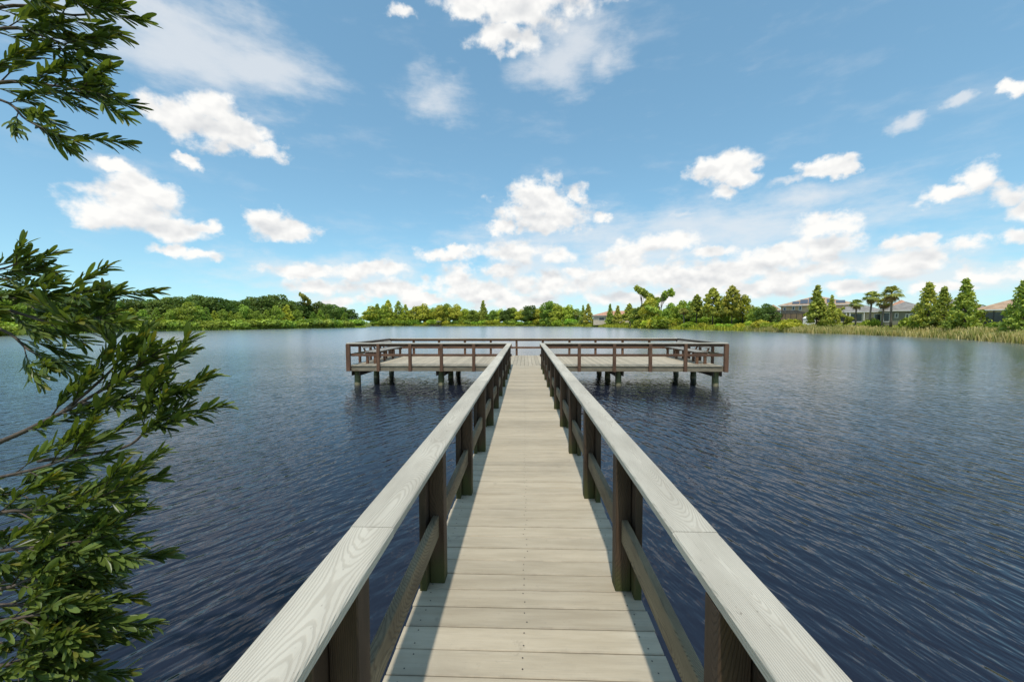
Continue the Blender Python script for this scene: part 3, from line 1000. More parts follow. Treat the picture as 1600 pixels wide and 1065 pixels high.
# the dark wood: tall oaks behind, paler slim trees before them, low shrubs at the water
TOPS = [(-100, 440), (0, 452), (170, 464), (250, 467), (285, 463), (310, 459), (340, 467), (400, 464), (432, 461), (455, 467), (480, 473), (520, 473), (560, 482)]
px = -120.0
while px < 562:
    plant('dark', 'oak_tree', 'dark round-topped oak rising at the back of the dense lakeside wood', 'tree', 'tall oaks at the back of the wood',
          px, lerp_table(TOPS, px) + tq.uniform(-2, 5), tq.uniform(16, 26), tq.uniform(0.95, 1.25))
    px += tq.uniform(9, 15)
px = -120.0
while px < 568:
    base_top = lerp_table(TOPS, px)
    plant(tq.choice(['mid', 'mid', 'slim', 'slim', 'slimlight']), 'wood_tree', 'mid green tree standing in the front of the dense lakeside wood', 'tree', 'front trees of the wood',
          px, base_top + tq.uniform(9, 24), tq.uniform(6, 12), tq.uniform(0.8, 1.15))
    px += tq.uniform(9, 15)
px = -110.0
while px < 566:
    wl = lerp_table(SHORE_PX, px)
    plant('hedge', 'shrub', 'low shrub at the foot of the dense lakeside wood', 'shrub', 'shrubs along the edge of the wood',
          px, wl - (wl - 503.5) * 0.9 - tq.uniform(3, 9), tq.uniform(2.5, 6), tq.uniform(1.2, 2.0))
    px += tq.uniform(9, 16)
plant('airy', 'bare_topped_tree', 'thin tree with a see-through top rising above the dark wood', 'tree', None, 472, 458, 22, 0.7)

# the far shore straight ahead
FAR = [(576, 478, 'light', 1.4), (580, 482, 'mid', 1.6), (584, 480, 'dark', 1.1), (590, 474, 'slim', .9), (598, 476, 'mid', 1), (607, 468, 'slimlight', 1.0), (623, 470, 'slimlight', 1.0), (634, 475, 'slimlight', .9),
       (648, 478, 'light', 1.1), (662, 474, 'light', 1), (676, 480, 'mid', 1), (690, 476, 'light', 1.1), (700, 474, 'mid', .9), (712, 475, 'light', 1.1),
       (726, 482, 'light', 1.1), (741, 484, 'mid', 1.3), (770, 484, 'mid', 1.1), (781, 482, 'light', .9), (794, 481, 'dark', 1.1), (803, 480, 'mid', 1),
       (815, 483, 'light', 1.2), (829, 477, 'dark', 1.2), (845, 480, 'light', 1.2), (861, 470, 'mid', 1.2), (872, 474, 'light', 1.0), (888, 476, 'light', 1.1), (902, 482, 'mid', 1.0)]
for fx, ft, kind, wd in FAR:
    nm, lb = {'dark': ('oak_tree', 'dark rounded tree in the far shore row straight beyond the platform'),
              'mid': ('leafy_tree', 'mid green rounded tree in the far shore row beyond the platform'),
              'light': ('leafy_tree', 'yellow green rounded tree in the far shore row beyond the platform'),
              'slim': ('slim_tree', 'slim mid green tree where the far shore row meets the dark wood'),
              'slimlight': ('slim_tree', 'tall slim yellow green tree of the far shore row')}[kind]
    plant(kind, nm, lb, 'tree', 'trees along the far shore', fx, ft, tq.uniform(6, 12), wd)
for k in range(26):
    fx = 580 + k * 12.4 + tq.uniform(-4, 4)
    plant(tq.choice(['mid', 'dark', 'light']), 'leafy_tree', 'lower tree filling the gaps behind the far shore row', 'tree', 'filler trees on the far shore', fx, 487 + tq.uniform(-4, 4), tq.uniform(14, 24), 1.5)
for k in range(15):
    fx = 1000 + k * 14.0 + tq.uniform(-4, 4)
    plant(tq.choice(['mid', 'dark']), 'leafy_tree', 'dim rounded tree closing the gaps behind the grove', 'tree', 'trees behind the grove', fx, 485 + tq.uniform(-4, 5), tq.uniform(22, 34), 1.4)
for k in range(22):
    fx = 1000 + k * 10.0 + tq.uniform(-3, 3)
    plant('hedge', 'shrub', 'shaded shrub behind the trunks of the grove', 'shrub', 'shrubs behind the grove', fx, 493 + tq.uniform(-3, 2), tq.uniform(15, 20), 1.5)
for fx in (1425, 1462, 1488, 1522):
    plant('dark', 'leafy_tree', 'dark tree top between the house roofs', 'tree', 'trees behind the houses', fx, 478 + tq.uniform(-4, 4), 45, 1.2)
for k in range(30):
    fx = 580 + k * 11 + tq.uniform(-3, 3)
    plant(tq.choice(['bush', 'bush', 'hedge']), 'shrub', 'small bright shrub at the water of the far shore', 'shrub', 'shrubs along the far shore', fx, 499 + tq.uniform(-3, 3), tq.uniform(2.5, 5), tq.uniform(1.0, 1.6))
plant('cypress', 'cypress_tree', 'pointed dark cypress standing above the far shore row', 'tree', None, 755, 469, 7, 1.0, 0)
plant('cypress', 'cypress_tree', 'narrow pointed cypress beside the pink-roofed house on the far shore', 'tree', 'small cypresses by the far house', 911, 476, 6, 0.8, 1)
plant('cypress', 'cypress_tree', 'narrow pointed cypress beside the pink-roofed house on the far shore', 'tree', 'small cypresses by the far house', 919, 474, 6, 1.0, 2)
plant('cypress', 'cypress_tree', 'narrow pointed cypress in front of the pink-roofed house', 'tree', 'small cypresses before the far house', 953, 474, 7, 0.75, 3)
plant('cypress', 'cypress_tree', 'narrow pointed cypress in front of the pink-roofed house', 'tree', 'small cypresses before the far house', 965, 477, 7, 1.1, 0)
plant_palm('small cabbage palm at the end of the far shore row', None, 899, 487, 6, 0, 1.3)

# the grove where the lake bends, right of the far house
plant('clump', 'cypress_tree', 'dark bushy cypress beside the pink-roofed house', 'tree', None, 983, 474, 7, 1.1, 0)
plant('airy', 'open_tree', 'tall open tree with separate leaf clumps at the edge of the grove', 'tree', 'tall open trees of the grove', 1003, 447, 10, 0.85, 0)
plant('airy', 'open_tree', 'tall open tree with separate leaf clumps at the edge of the grove', 'tree', 'tall open trees of the grove', 1032, 452, 12, 0.85, 1)
plant('light', 'leafy_tree', 'yellow green tree in the middle of the tall open trees', 'tree', None, 1017, 463, 8, 0.8)
for fx, ft in ((1048, 473), (1062, 469), (1076, 470)):
    plant('mid', 'leafy_tree', 'mid green rounded tree inside the grove by the water', 'tree', 'rounded trees of the grove', fx, ft, 13, 0.95)
for fx, ft, k, d, lb in ((1088, 460, 1, 8, 'shorter dark cypress next to the short bushy palm in the grove'), (1113, 449, 2, 8, 'tall cypress of the grove between the dark one and the tallest'),
                         (1143, 446, 0, 9, 'tallest cypress of the grove beside the bright yellow green tree')):
    plant('clump', 'cypress_tree', lb, 'tree', 'tall cypresses of the grove', fx, ft, d, 1.0, k)
plant('light', 'leafy_tree', 'bright yellow green rounded tree behind the tall cypresses', 'tree', 'bright trees behind the cypresses', 1128, 462, 12, 0.75)
plant('light', 'leafy_tree', 'bright yellow green rounded tree behind the tall cypresses', 'tree', 'bright trees behind the cypresses', 1160, 460, 12, 0.75)
plant('mid', 'leafy_tree', 'low rounded tree between the grove and the screened pool enclosure', 'tree', None, 1182, 479, 8, 1.2)
plant('dark', 'oak_tree', 'small dark tree overlapping the screened pool enclosure', 'tree', None, 1197, 474, 8, 1.0)
plant_palm('short bushy cabbage palm standing in the grove by the water', None, 1069, 481, 5, 1, 1.3)
GB = [(1000, 497), (1013, 499), (1030, 496), (1043, 491), (1052, 497), (1080, 501), (1096, 503), (1108, 505), (1124, 504), (1140, 504), (1158, 503), (1172, 500), (1188, 498), (1204, 501), (1222, 502), (1240, 500)]
for fx, ft in GB:
    plant('bush', 'shrub', 'bright shrub at the water in front of the grove', 'shrub', 'shrubs along the grove', fx, ft, tq.uniform(2, 4.5), tq.uniform(1.0, 1.5))

# beside the houses
CYP = 'broad pointed cypress on the lawn '
plant('cypress', 'cypress_tree', CYP + 'before the two-storey house', 'tree', None, 1275, 445, 8, 1.0, 0)
plant('cypress', 'cypress_tree', 'small slender cypress beside the two-storey house', 'tree', None, 1298, 460, 8, 0.75, 1)
plant('cypress', 'cypress_tree', CYP + 'beside the grey-roofed house, mossy topped', 'tree', None, 1448, 440, 6, 0.95, 2)
plant('cypress', 'cypress_tree', 'light green cypress between two larger cypresses on the lawn', 'tree', None, 1472, 447, 6, 0.90, 3)
plant('cypress', 'cypress_tree', 'tallest cypress on the lawn next to the tan-roofed house', 'tree', None, 1506, 434, 6, 1.0, 1)
plant('cypress', 'cypress_tree', 'cypress hiding the end of the tan-roofed house', 'tree', None, 1595, 437, 5.5, 0.9, 2)
plant_palm('lowest cabbage palm of the group, beside the white porch', None, 1336, 468, 8, 2, 1.1)
plant_palm('leaning cabbage palm with full crown in front of the houses', None, 1357, 455, 8, 0)
plant_palm('small cabbage palm tucked between two taller palms', None, 1377, 466, 9, 1, 1.1)
plant_palm('tallest cabbage palm with slender trunk in front of the grey house', None, 1391, 447, 7.5, 2)
plant('airy', 'small_tree', 'small thin tree with pale trunk in front of the dark porch', 'tree', None, 1317, 480, 6.5, 0.9, 2)
for fx, ft, d, w in ((1233, 496, 10, 1.1), (1434, 489, 9, 1.0), (1446, 492, 7, 1.1), (1362, 495, 9, .9), (1493, 496, 8, 1.0)):
    plant('bush', 'shrub', 'rounded garden shrub on the lawn before the houses', 'shrub', 'garden shrubs by the houses', fx, ft, d, w)
for k in range(6):
    plant('hedge', 'hedge_shrub', 'low clipped shrub below the dark screened porch', 'shrub', 'clipped shrubs below the porch', 1533 + k * 10.5, 500.5, 13, 1.5)

# reeds, grass: uncountable
def blades(name, label, cat, mat, spans, n, hmin, hmax, dmin, dmax, width, seed):
    r = np.random.default_rng(seed)
    P, H = [], []
    for _ in range(n):
        a, b = spans[r.integers(len(spans))]
        px_ = a + (b - a) * r.random()
        s = shore_point(px_)
        c2 = Vector((s.x, s.y)) ; u = (c2 - cen).normalized()
        d = dmin + (dmax - dmin) * r.random()
        q = c2 + u * d
        P.append((q.x + r.normal() * 0.3, q.y + r.normal() * 0.3, bank_z(d) - 0.05))
        clump = 0.5 + 0.5 * math.sin(q.x * 1.7 + 2.0 * math.sin(q.y * 0.9)) * math.sin(q.y * 1.3 + q.x * 0.4)
        H.append((hmin + (hmax - hmin) * r.random()) * (0.7 + 0.5 * clump))
    P = np.array(P); H = np.array(H)[:, None]
    a = r.random(n) * 6.283
    side = np.stack([np.cos(a), np.sin(a), np.zeros(n)], 1) * width * (0.6 + 0.8 * r.random(n))[:, None]
    lean = np.stack([r.normal(size=n) * 0.18, r.normal(size=n) * 0.18, np.ones(n)], 1)
    V = np.empty((n, 4, 3))
    V[:, 0] = P - side; V[:, 1] = P + side; V[:, 2] = P + lean * H + side * 0.35 + np.array([0.05, 0, 0]); V[:, 3] = P + lean * H - side * 0.35
    me = np_mesh(name, V.reshape(-1, 3), np.arange(n * 4).reshape(n, 4), mat)
    return tag(mesh_obj(name, me), label, cat, kind='stuff')


blades('reeds', 'tan and green reeds standing along the bank below the houses', 'reeds', M['reed'], [(1165, 1260), (1250, 1400), (1380, 1680), (1450, 1680)], 26000, 0.60, 1.25, -0.6, 2.8, 0.045, 1)
blades('bank_grass', 'bright grass fringe along the far shore and the grove', 'grass', M['f_shrub'], [(578, 900), (900, 1000), (960, 1180)], 16000, 0.5, 1.3, -0.4, 3.5, 0.10, 2)
blades('lawn_edge_grass', 'bright yellow green grass strip between the reeds and the houses', 'grass', M['f_shrub'], [(960, 1250), (1200, 1680), (1400, 1680)], 16000, 0.15, 0.40, 3.5, 12.0, 0.09, 4)
blades('shore_grass', 'pale grass fringe along the foot of the dark wood', 'grass', M['f_mid'], [(-60, 300), (250, 570)], 12000, 0.3, 0.9, -0.3, 2.6, 0.09, 3)

# ------------------------------------------------------------------ houses
M['tanwall'] = plain('tan_stucco', (0.66, 0.46, 0.27), 0.9, 0.12, 1.0)
M['creamwall'] = plain('cream_stucco', (0.62, 0.52, 0.38), 0.9, 0.12, 1.0)
M['olivewall'] = plain('olive_stucco', (0.25, 0.24, 0.18), 0.9, 0.12, 1.0)
M['white'] = plain('white_trim', (0.78, 0.76, 0.70), 0.7, 0.08, 2.0)
M['tanroof'] = plain('tan_shingle_roof', (0.46, 0.31, 0.20), 0.9, 0.25, 1.5)
M['greyroof'] = plain('grey_shingle_roof', (0.27, 0.25, 0.225), 0.9, 0.25, 1.5)
M['pinkroof'] = plain('pink_tile_roof', (0.52, 0.27, 0.17), 0.9, 0.2, 1.5)
M['solar'] = plain('solar_panel', (0.085, 0.090, 0.105), 0.35, 0.2, 2.0, 0.5)
M['glass'] = plain('window_glass', (0.03, 0.035, 0.04), 0.08, 0.2, 1.0, 0.6)
M['bronze'] = plain('bronze_frame', (0.055, 0.045, 0.038), 0.5, 0.2, 2.0)


def make_screen():
    n = NT('insect_screen')
    p = n.new('ShaderNodeBsdfPrincipled'); n.put(p, 'Base Color', (0.02, 0.02, 0.02, 1)); n.put(p, 'Roughness', 0.8)
    t = n.new('ShaderNodeBsdfTransparent')
    mx = n.new('ShaderNodeMixShader'); n.put(mx, 0, 0.42)
    n.link(t.outputs[0], mx.inputs[1]); n.link(p.outputs[0], mx.inputs[2]); n.link(mx.outputs[0], n.out.inputs[0])
    return n.m


M['screen'] = make_screen()


def frame_for(pxl, pxr, d):
    """Local frame of a house facing the lake between two picture columns, d metres behind the water."""
    pm = (pxl + pxr) / 2
    c = inland(pm, d)
    v = Vector((c.x - CAM.x, c.y - CAM.y, 0)).normalized()
    return c, math.atan2(v.y, v.x) - math.pi / 2, (c - CAM).xy.length


def wid(p0, p1, pm, dist):
    """Metres from column pm to column p0..p1 at that distance (facing square on)."""
    def ang(p):
        r_ = ray(p, 503.5); return math.atan2(r_.x, r_.y)
    am = ang(pm)
    return dist * math.tan(ang(p0) - am), dist * math.tan(ang(p1) - am)


def hgt(py, px_, c, dist):
    r_ = ray(px_, py)
    return CAM.z + r_.z / math.hypot(r_.x, r_.y) * dist - c.z


def hip_roof(mb, x0, x1, y0, y1, ze, zr, inset=None):
    w, dpt = x1 - x0, y1 - y0
    k = min(w, dpt) / 2 if inset is None else inset
    if w >= dpt:
        r0, r1 = (x0 + k, (y0 + y1) / 2, zr), (x1 - k, (y0 + y1) / 2, zr)
        fs = [(0, 1, 5, 4), (1, 2, 5), (2, 3, 4, 5), (3, 0, 4)]
    else:
        r0, r1 = ((x0 + x1) / 2, y0 + k, zr), ((x0 + x1) / 2, y1 - k, zr)
        fs = [(0, 1, 4), (1, 2, 5, 4), (2, 3, 5), (3, 0, 4, 5)]
    mb.add([(x0, y0, ze), (x1, y0, ze), (x1, y1, ze), (x0, y1, ze), r0, r1], fs + [(3, 2, 1, 0)])


def house(name, label, pxl, pxr, d, eave, ridge, wallmat, roofmat, depth=11.0, over=0.5, windows=(), floor2=None):
    c, rz, dist = frame_for(pxl, pxr, d)
    pm = (pxl + pxr) / 2
    e = empty(name, c, rz)
    tag(e, label, 'house')
    x0, x1 = wid(pxl, pxr, pm, dist)
    ze, zr = hgt(eave, pm, c, dist), hgt(ridge, pm, c, dist + depth / 2)
    mb = MB(); mb.box(x0, x1, 0, depth, -0.4, ze); mb.build('wall', wallmat, e)
    mb = MB(); hip_roof(mb, x0 - over, x1 + over, -over, depth + over, ze + 0.16, zr)
    rf = mb.build('roof', roofmat, e)
    mb = MB(); mb.box(x0 - over, x1 + over, -over, depth + over, ze + 0.003, ze + 0.157); mb.build('fascia', M['white'], rf)
    for wp, wt, wb, ww in windows:
        a, b = wid(wp - ww / 2, wp + ww / 2, pm, dist)
        z0, z1 = hgt(wb, wp, c, dist), hgt(wt, wp, c, dist)
        mb = MB()
        t_ = 0.12
        mb.box(a - t_, b + t_, -0.06, -0.003, z0 - t_, z0); mb.box(a - t_, b + t_, -0.06, -0.003, z1, z1 + t_)
        mb.box(a - t_, a, -0.06, -0.003, z0, z1); mb.box(b, b + t_, -0.06, -0.003, z0, z1)
        w_ = mb.build('window', M['white'], e)
        mb = MB(); mb.box(a, b, -0.030, -0.004, z0, z1); mb.build('pane', M['glass'], w_)
    return e, c, rz, dist, pm, (x0, x1, ze, zr, depth)


def enclosure(name, label, pxl, pxr, d, top, apex, mat_frame, depth=5.0, bays=6, solid_roof=None):
    """Screened room: posts, beams and dark mesh panels."""
    c, rz, dist = frame_for(pxl, pxr, d)
    pm = (pxl + pxr) / 2
    e = empty(name, c, rz)
    tag(e, label, 'enclosure')
    x0, x1 = wid(pxl, pxr, pm, dist)
    z1, za = hgt(top, pm, c, dist), hgt(apex, pm, c, dist + depth / 2)
    for k in range(bays + 1):
        xx = x0 + (x1 - x0) * k / bays
        mb = MB(); mb.box(xx - 0.06, xx + 0.06, -0.06, 0.06, -0.3, z1); mb.build('post', mat_frame, e)
        if k < bays:
            xn = x0 + (x1 - x0) * (k + 1) / bays
            mb = MB(); mb.add([(xx + .06, 0, -0.2), (xn - .06, 0, -0.2), (xn - .06, 0, z1 - .01), (xx + .06, 0, z1 - .01)], [(0, 1, 2, 3)])
            mb.build('screen_panel', M['screen'], e)
    for xx in (x0, x1):
        mb = MB(); mb.add([(xx, .06, -0.2), (xx, depth, -0.2), (xx, depth, z1 - .01), (xx, .06, z1 - .01)], [(0, 1, 2, 3)])
        mb.build('screen_panel', M['screen'], e)
    mb = MB(); mb.box(x0 - .08, x1 + .08, -0.08, 0.08, z1 + 0.002, z1 + 0.14); mb.box(x0, x1, -0.05, 0.05, z1 * 0.38, z1 * 0.38 + 0.09)
    mb.build('top_beam', mat_frame, e)
    if solid_roof is None:
        s = 0.30
        rv = [(x0, 0.08, z1 + .15), (x1, 0.08, z1 + .15), (x1, depth, z1 + .15), (x0, depth, z1 + .15),
              (x0 + (x1 - x0) * s, depth * .5, za), (x1 - (x1 - x0) * s, depth * .5, za)]
        mb = MB(); mb.add(rv, [(0, 1, 5, 4), (1, 2, 5), (2, 3, 4, 5), (3, 0, 4)]); mb.build('screen_roof', M['screen'], e)
        mb = MB()
        for a, b in ((0, 4), (1, 5), (4, 5), (2, 5), (3, 4)):
            mb.tube([rv[a], rv[b]], [0.06, 0.06], 5)
        for k in range(1, bays):
            t = k / bays; bx_ = x0 + (x1 - x0) * t
            mb.tube([(bx_, .08, z1 + .15), (min(max(bx_, rv[4][0]), rv[5][0]), depth * .5, za)], [0.045, 0.045], 5)
        mb.build('roof_bars', mat_frame, e)
    return e


# two-storey house with solar panels
e, c, rz, dist, pm, (x0, x1, ze, zr, dp) = house('two_storey_house', 'tan two-storey house with solar panels on its roof', 1219, 1334, 24, 477, 463, M['tanwall'], M['tanroof'], 13.0, 0.7,
    [(1225, 480.5, 484.5, 2.6), (1238.5, 479, 484, 2.8), (1249, 478.5, 484, 2.8), (1300, 479, 484, 2.8), (1318, 479, 484, 2.8)])
k = (dp + 1.4) / 2
slope = math.atan2(zr - ze - 0.16, k)
for a0, a1, lo, hi in ((-0.36, -0.26, .12, .40), (-0.25, -0.14, .12, .60), (-0.13, -0.03, .12, .78), (0.12, 0.22, .14, .62), (0.24, 0.36, .12, .42)):
    W = x1 - x0
    f = lambda u, t: (u * W, -0.7 + k * t, ze + 0.16 + (zr - ze - 0.16) * t + 0.10)
    vs = [f(a0, lo), f(a1, lo), f(a1, hi), f(a0, hi)]
    mb = MB(); mb.add(vs + [(p[0], p[1], p[2] - 0.06) for p in vs], [(0, 1, 2, 3), (7, 6, 5, 4), (0, 4, 5, 1), (1, 5, 6, 2), (2, 6, 7, 3), (3, 7, 4, 0)])
    mb.build('solar_panel', M['solar'], e)
house('low_house', 'low tan-roofed house end showing beyond the screened pool enclosure', 1196, 1218, 30, 485, 476, M['tanwall'], M['tanroof'], 9.0)
enclosure('pool_enclosure', 'dark screened pool enclosure before the two-storey house', 1192, 1262, 13, 490.5, 485, M['bronze'], 7.0, 8)
# house with white posts and dark porch
e, c, rz, dist, pm, (x0, x1, ze, zr, dp) = house('porch_house', 'low grey-roofed house with white posts and a dark porch behind the palms', 1300, 1380, 17, 488, 474, M['creamwall'], M['greyroof'], 11.0, 0.6,
    [(1312, 490, 502, 15), (1337, 490, 502, 17), (1370, 491, 501, 9)])
for wp in (1303, 1321.5, 1327, 1349):
    a, b = wid(wp - .8, wp + .8, pm, dist)
    mb = MB(); mb.box(a, b, -0.52, -0.22, -0.3, ze - 0.002); mb.build('porch_post', M['white'], e)
# olive house
house('olive_house', 'olive-walled house with grey roof and white-framed window behind the tallest palm', 1376, 1452, 15, 486, 471.5, M['olivewall'], M['greyroof'], 10.0, 0.6,
      [(1399.5, 490, 495.5, 3.2), (1416, 491, 501, 3.0), (1422, 491, 501, 3.0), (1440, 489, 502, 15), (1384, 489, 502, 8)])
house('pink_roof_house', 'distant house with pink tiled roof peeking over the olive house', 1388, 1424, 40, 480, 469, M['creamwall'], M['pinkroof'], 9.0)
house('grey_roof_house', 'house with plain grey roof standing behind the lawn cypresses', 1456, 1540, 22, 486, 464, M['creamwall'], M['greyroof'], 12.0, 0.6,
      [(1484, 491, 500, 6), (1497, 490, 501, 5)])
# tan-roofed house with a dark lanai
e, c, rz, dist, pm, (x0, x1, ze, zr, dp) = house('tan_roof_house', 'house with broad tan roof, white fascia and wide dark screened porch', 1528, 1650, 15, 484.5, 466, M['creamwall'], M['tanroof'], 13.0, 0.6, [])
mb = MB(); mb.box(x0 + 0.5, x1 - 0.5, -0.05, -0.004, 0.0, ze - 0.25); mb.build('porch_opening', M['glass'], e)
for k in range(8):
    xx = x0 + 0.5 + (x1 - x0 - 1.0) * k / 7
    mb = MB(); mb.box(xx - 0.05, xx + 0.05, -0.12, -0.053, -0.2, ze - 0.02); mb.build('porch_post', M['bronze'], e)
# far house with pink roof
e, c, rz, dist, pm, (x0, x1, ze, zr, dp) = house('far_pink_house', 'cream house with pink tiled roof far across the lake', 927, 1000, 16, 493, 485.5, M['creamwall'], M['pinkroof'], 14.0, 0.8,
    [(940, 496, 500, 8), (957, 496, 500, 6), (975, 496, 500, 6)])
enclosure('pool_enclosure', 'small white-framed screened enclosure at the far pink-roofed house', 936, 950, 10, 496.5, 494, M['white'], 4.0, 4)
# white garden shed beside the two-storey house
c, rz, dist = frame_for(1254, 1276, 11)
sh = empty('garden_shed', c, rz); tag(sh, 'small white garden shed at the foot of the large cypress', 'shed')
a, b = wid(1254, 1275, 1265, dist)
zt = hgt(497.5, 1265, c, dist)
mb = MB(); mb.box(a, b, 0, 2.2, -0.3, zt); mb.build('wall', M['white'], sh)
mb = MB(); hip_roof(mb, a - .12, b + .12, -.12, 2.32, zt + 0.003, zt + 0.55, 0.5); mb.build('roof', M['white'], sh)
# small boat dock on the far shore
p = shore_point(682)
dk = empty('small_dock', (p.x, p.y, 0)); tag(dk, 'small private dock with a light frame on the far shore', 'dock')
mb = MB(); mb.box(-4.5, 3.5, -4.0, 1.5, 0.5, 0.62); mb.build('deck', M['rim'], dk)
for xx in (-4.4, -1.5, 1.0, 3.4):
    for yy in (-3.9, 0.5):
        mb = MB(); mb.box(xx - .1, xx + .1, yy - .1, yy + .1, -1.0, 0.498 if xx < 0 else 3.0); mb.build('post', M['beam'], dk)
mb = MB(); mb.box(0.8, 3.6, -4.1, 0.7, 3.003, 3.15); mb.build('frame_top', M['white'], dk)
# marker post in the water
p = on_plane(984.5, 513.4)
mk = empty('marker_post', (p.x, p.y, 0)); tag(mk, 'dark wooden marker post standing in the water off the far shore', 'post')
mb = MB(); mb.tube([(0, 0, -1), (0, 0, 2.3)], [0.17, 0.15], 10); mb.build('pole', M['beam'], mk)
mb = MB(); mb.tube([(0, 0, 2.303), (0, 0, 2.42)], [0.19, 0.05], 10); mb.build('cap', M['bronze'], mk)

# ------------------------------------------------------------------ the tree beside the boardwalk
M['leaf'] = foliage('glossy_narrow_leaf', (0.052, 0.076, 0.016), (0.172, 0.207, 0.041), val_var=0.7, hue_var=0.05, scale=3.0, trans=0.30, rough=0.38, leafy=True)
M['leaf_new'] = foliage('young_leaf', (0.085, 0.100, 0.014), (0.190, 0.190, 0.030), val_var=0.5, hue_var=0.05, scale=3.0, trans=0.35, rough=0.4, leafy=True)
M['twig'] = plain('grey_brown_twig', (0.105, 0.080, 0.062), 0.85, 0.4, 30.0)
TREE = Vector((-3.75, 0.75, 0.42))
tree = empty('overhanging_tree', TREE)
tag(tree, 'leafy tree with narrow glossy leaves reaching in from the bank beside the boardwalk', 'tree')
fq = random.Random(21)


def leaf_mesh(curl, fold, w):
    """Narrow leaf, length 1 along X, blade folded on its midrib and curved down."""
    xs = [0.0, 0.12, 0.36, 0.62, 0.86, 0.96, 1.0]
    ws = [0.010, 0.036, 0.084, 0.106, 0.078, 0.036, 0.0]
    V, F = [], []
    for x_, w_ in zip(xs, ws):
        z = -curl * x_ * x_
        ww = w_ * w
        V += [(x_, ww, z + ww * fold), (x_, 0, z), (x_, -ww, z + ww * fold)]
    for k in range(len(xs) - 1):
        a = k * 3
        F += [(a, a + 1, a + 4, a + 3), (a + 1, a + 2, a + 5, a + 4)]
    return V, F


LEAFV = [leaf_mesh(c_, f_, w_) for c_, f_, w_ in ((0.06, 0.35, 0.95), (0.20, 0.5, 0.80), (-0.08, 0.3, 1.0), (0.12, 0.7, 0.72))]
LEAFM = {}
for i_, (v_, f_) in enumerate(LEAFV):
    for mk_ in ('leaf', 'leaf_new'):
        me = make_mesh('leaf', v_, f_, True); me.materials.append(M[mk_]); LEAFM[(i_, mk_)] = me
leaves = []     # (matrix, variant, material key, picture size)
twig_mb = MB()


def add_leaf(p, d, L, new):
    d = d.normalized()
    up = Vector((fq.gauss(0, .55), fq.gauss(0, .55), 1.0))
    y = up.cross(d).normalized(); z = d.cross(y)
    m = Matrix((d * L, y * L, z * L)).transposed().to_4x4(); m.translation = p
    leaves.append((m, fq.randrange(4), 'leaf_new' if new else 'leaf'))


def leafy_twig(pts, r0, dens=1.0, start=0.15, L0=0.088, new_tip=True):
    """Twig along pts (world), leaves spiralling round it and crowding at the tip."""
    twig_mb.tube([p - TREE for p in pts], [r0 * (1 - 0.75 * k / (len(pts) - 1)) for k in range(len(pts))], 5)
    tot = sum((b - a).length for a, b in zip(pts, pts[1:]))
    n = max(4, int(tot / 0.0064 * dens))
    for k in range(n):
        t = start + (1 - start) * ((k + fq.random()) / n) ** 0.85
        s = t * tot
        for a, b in zip(pts, pts[1:]):
            l = (b - a).length
            if s <= l or b is pts[-1]:
                p = a + (b - a) * min(1, s / l); d = (b - a).normalized(); break
            s -= l
        ang = k * 2.399 + fq.uniform(-.3, .3)
        a1 = d.cross(Vector((0, 0, 1))).normalized(); a2 = d.cross(a1)
        spread = fq.uniform(0.22, 0.62) * (0.75 if t > 0.9 else 1.0)
        ld = d + (a1 * math.cos(ang) + a2 * math.sin(ang)) * spread + Vector((0.12, 0.02, 0.06))
        add_leaf(p, ld, L0 * fq.uniform(0.5, 1.25) * (0.8 if t > 0.93 else 1.0), new_tip and t > 0.92 and fq.random() < 0.5)


def P(px_, py_, y_):
    return at_y(px_, py_, y_)


def limb(ctrl, r0, side, dens=1.0, L0=0.088, reach=(0.16, 0.30), first=0.25):
    """Branch through picture points (px, py, depth), with leafy side twigs."""
    pts = [P(*c_) for c_ in ctrl]
    # smooth
    fine_ = []
    for i in range(len(pts) - 1):
        p0 = pts[max(i - 1, 0)]; p1 = pts[i]; p2 = pts[i + 1]; p3 = pts[min(i + 2, len(pts) - 1)]
        for s in range(5):
            t = s / 5
            fine_.append(0.5 * ((2 * p1) + (p2 - p0) * t + (2 * p0 - 5 * p1 + 4 * p2 - p3) * t * t + (-p0 + 3 * p1 - 3 * p2 + p3) * t ** 3))
    fine_.append(pts[-1])
    n = len(fine_)
    twig_mb.tube([p - TREE for p in fine_], [r0 * (1 - 0.8 * k / (n - 1)) for k in range(n)], 6)
    k_tip = int(n * 0.72)
    leafy_twig(fine_[k_tip:], r0 * 0.3, dens, 0.0, L0)
    side = int(side * 1.2)
    for k in range(side):
        t = first + (0.95 - first) * (k + fq.random() * 0.6) / side
        i = min(n - 2, int(t * (n - 1)))
        d = (fine_[i + 1] - fine_[i]).normalized()
        a1 = d.cross(Vector((0, 0, 1))).normalized(); a2 = d.cross(a1)
        ang = k * 2.399 + fq.uniform(-.5, .5)
        sd = (d + (a1 * math.cos(ang) * 0.55 + a2 * math.sin(ang) * 0.62) + Vector((0.10, 0, 0.0))).normalized()
        L = fq.uniform(*reach)
        p0 = fine_[i]; p1 = p0 + sd * L * 0.5; p2 = p0 + (sd * 0.9 + d * 0.25 + Vector((0, 0, 0.04))).normalized() * L
        leafy_twig([p0, p1, p2], r0 * 0.28, dens, 0.18, L0)


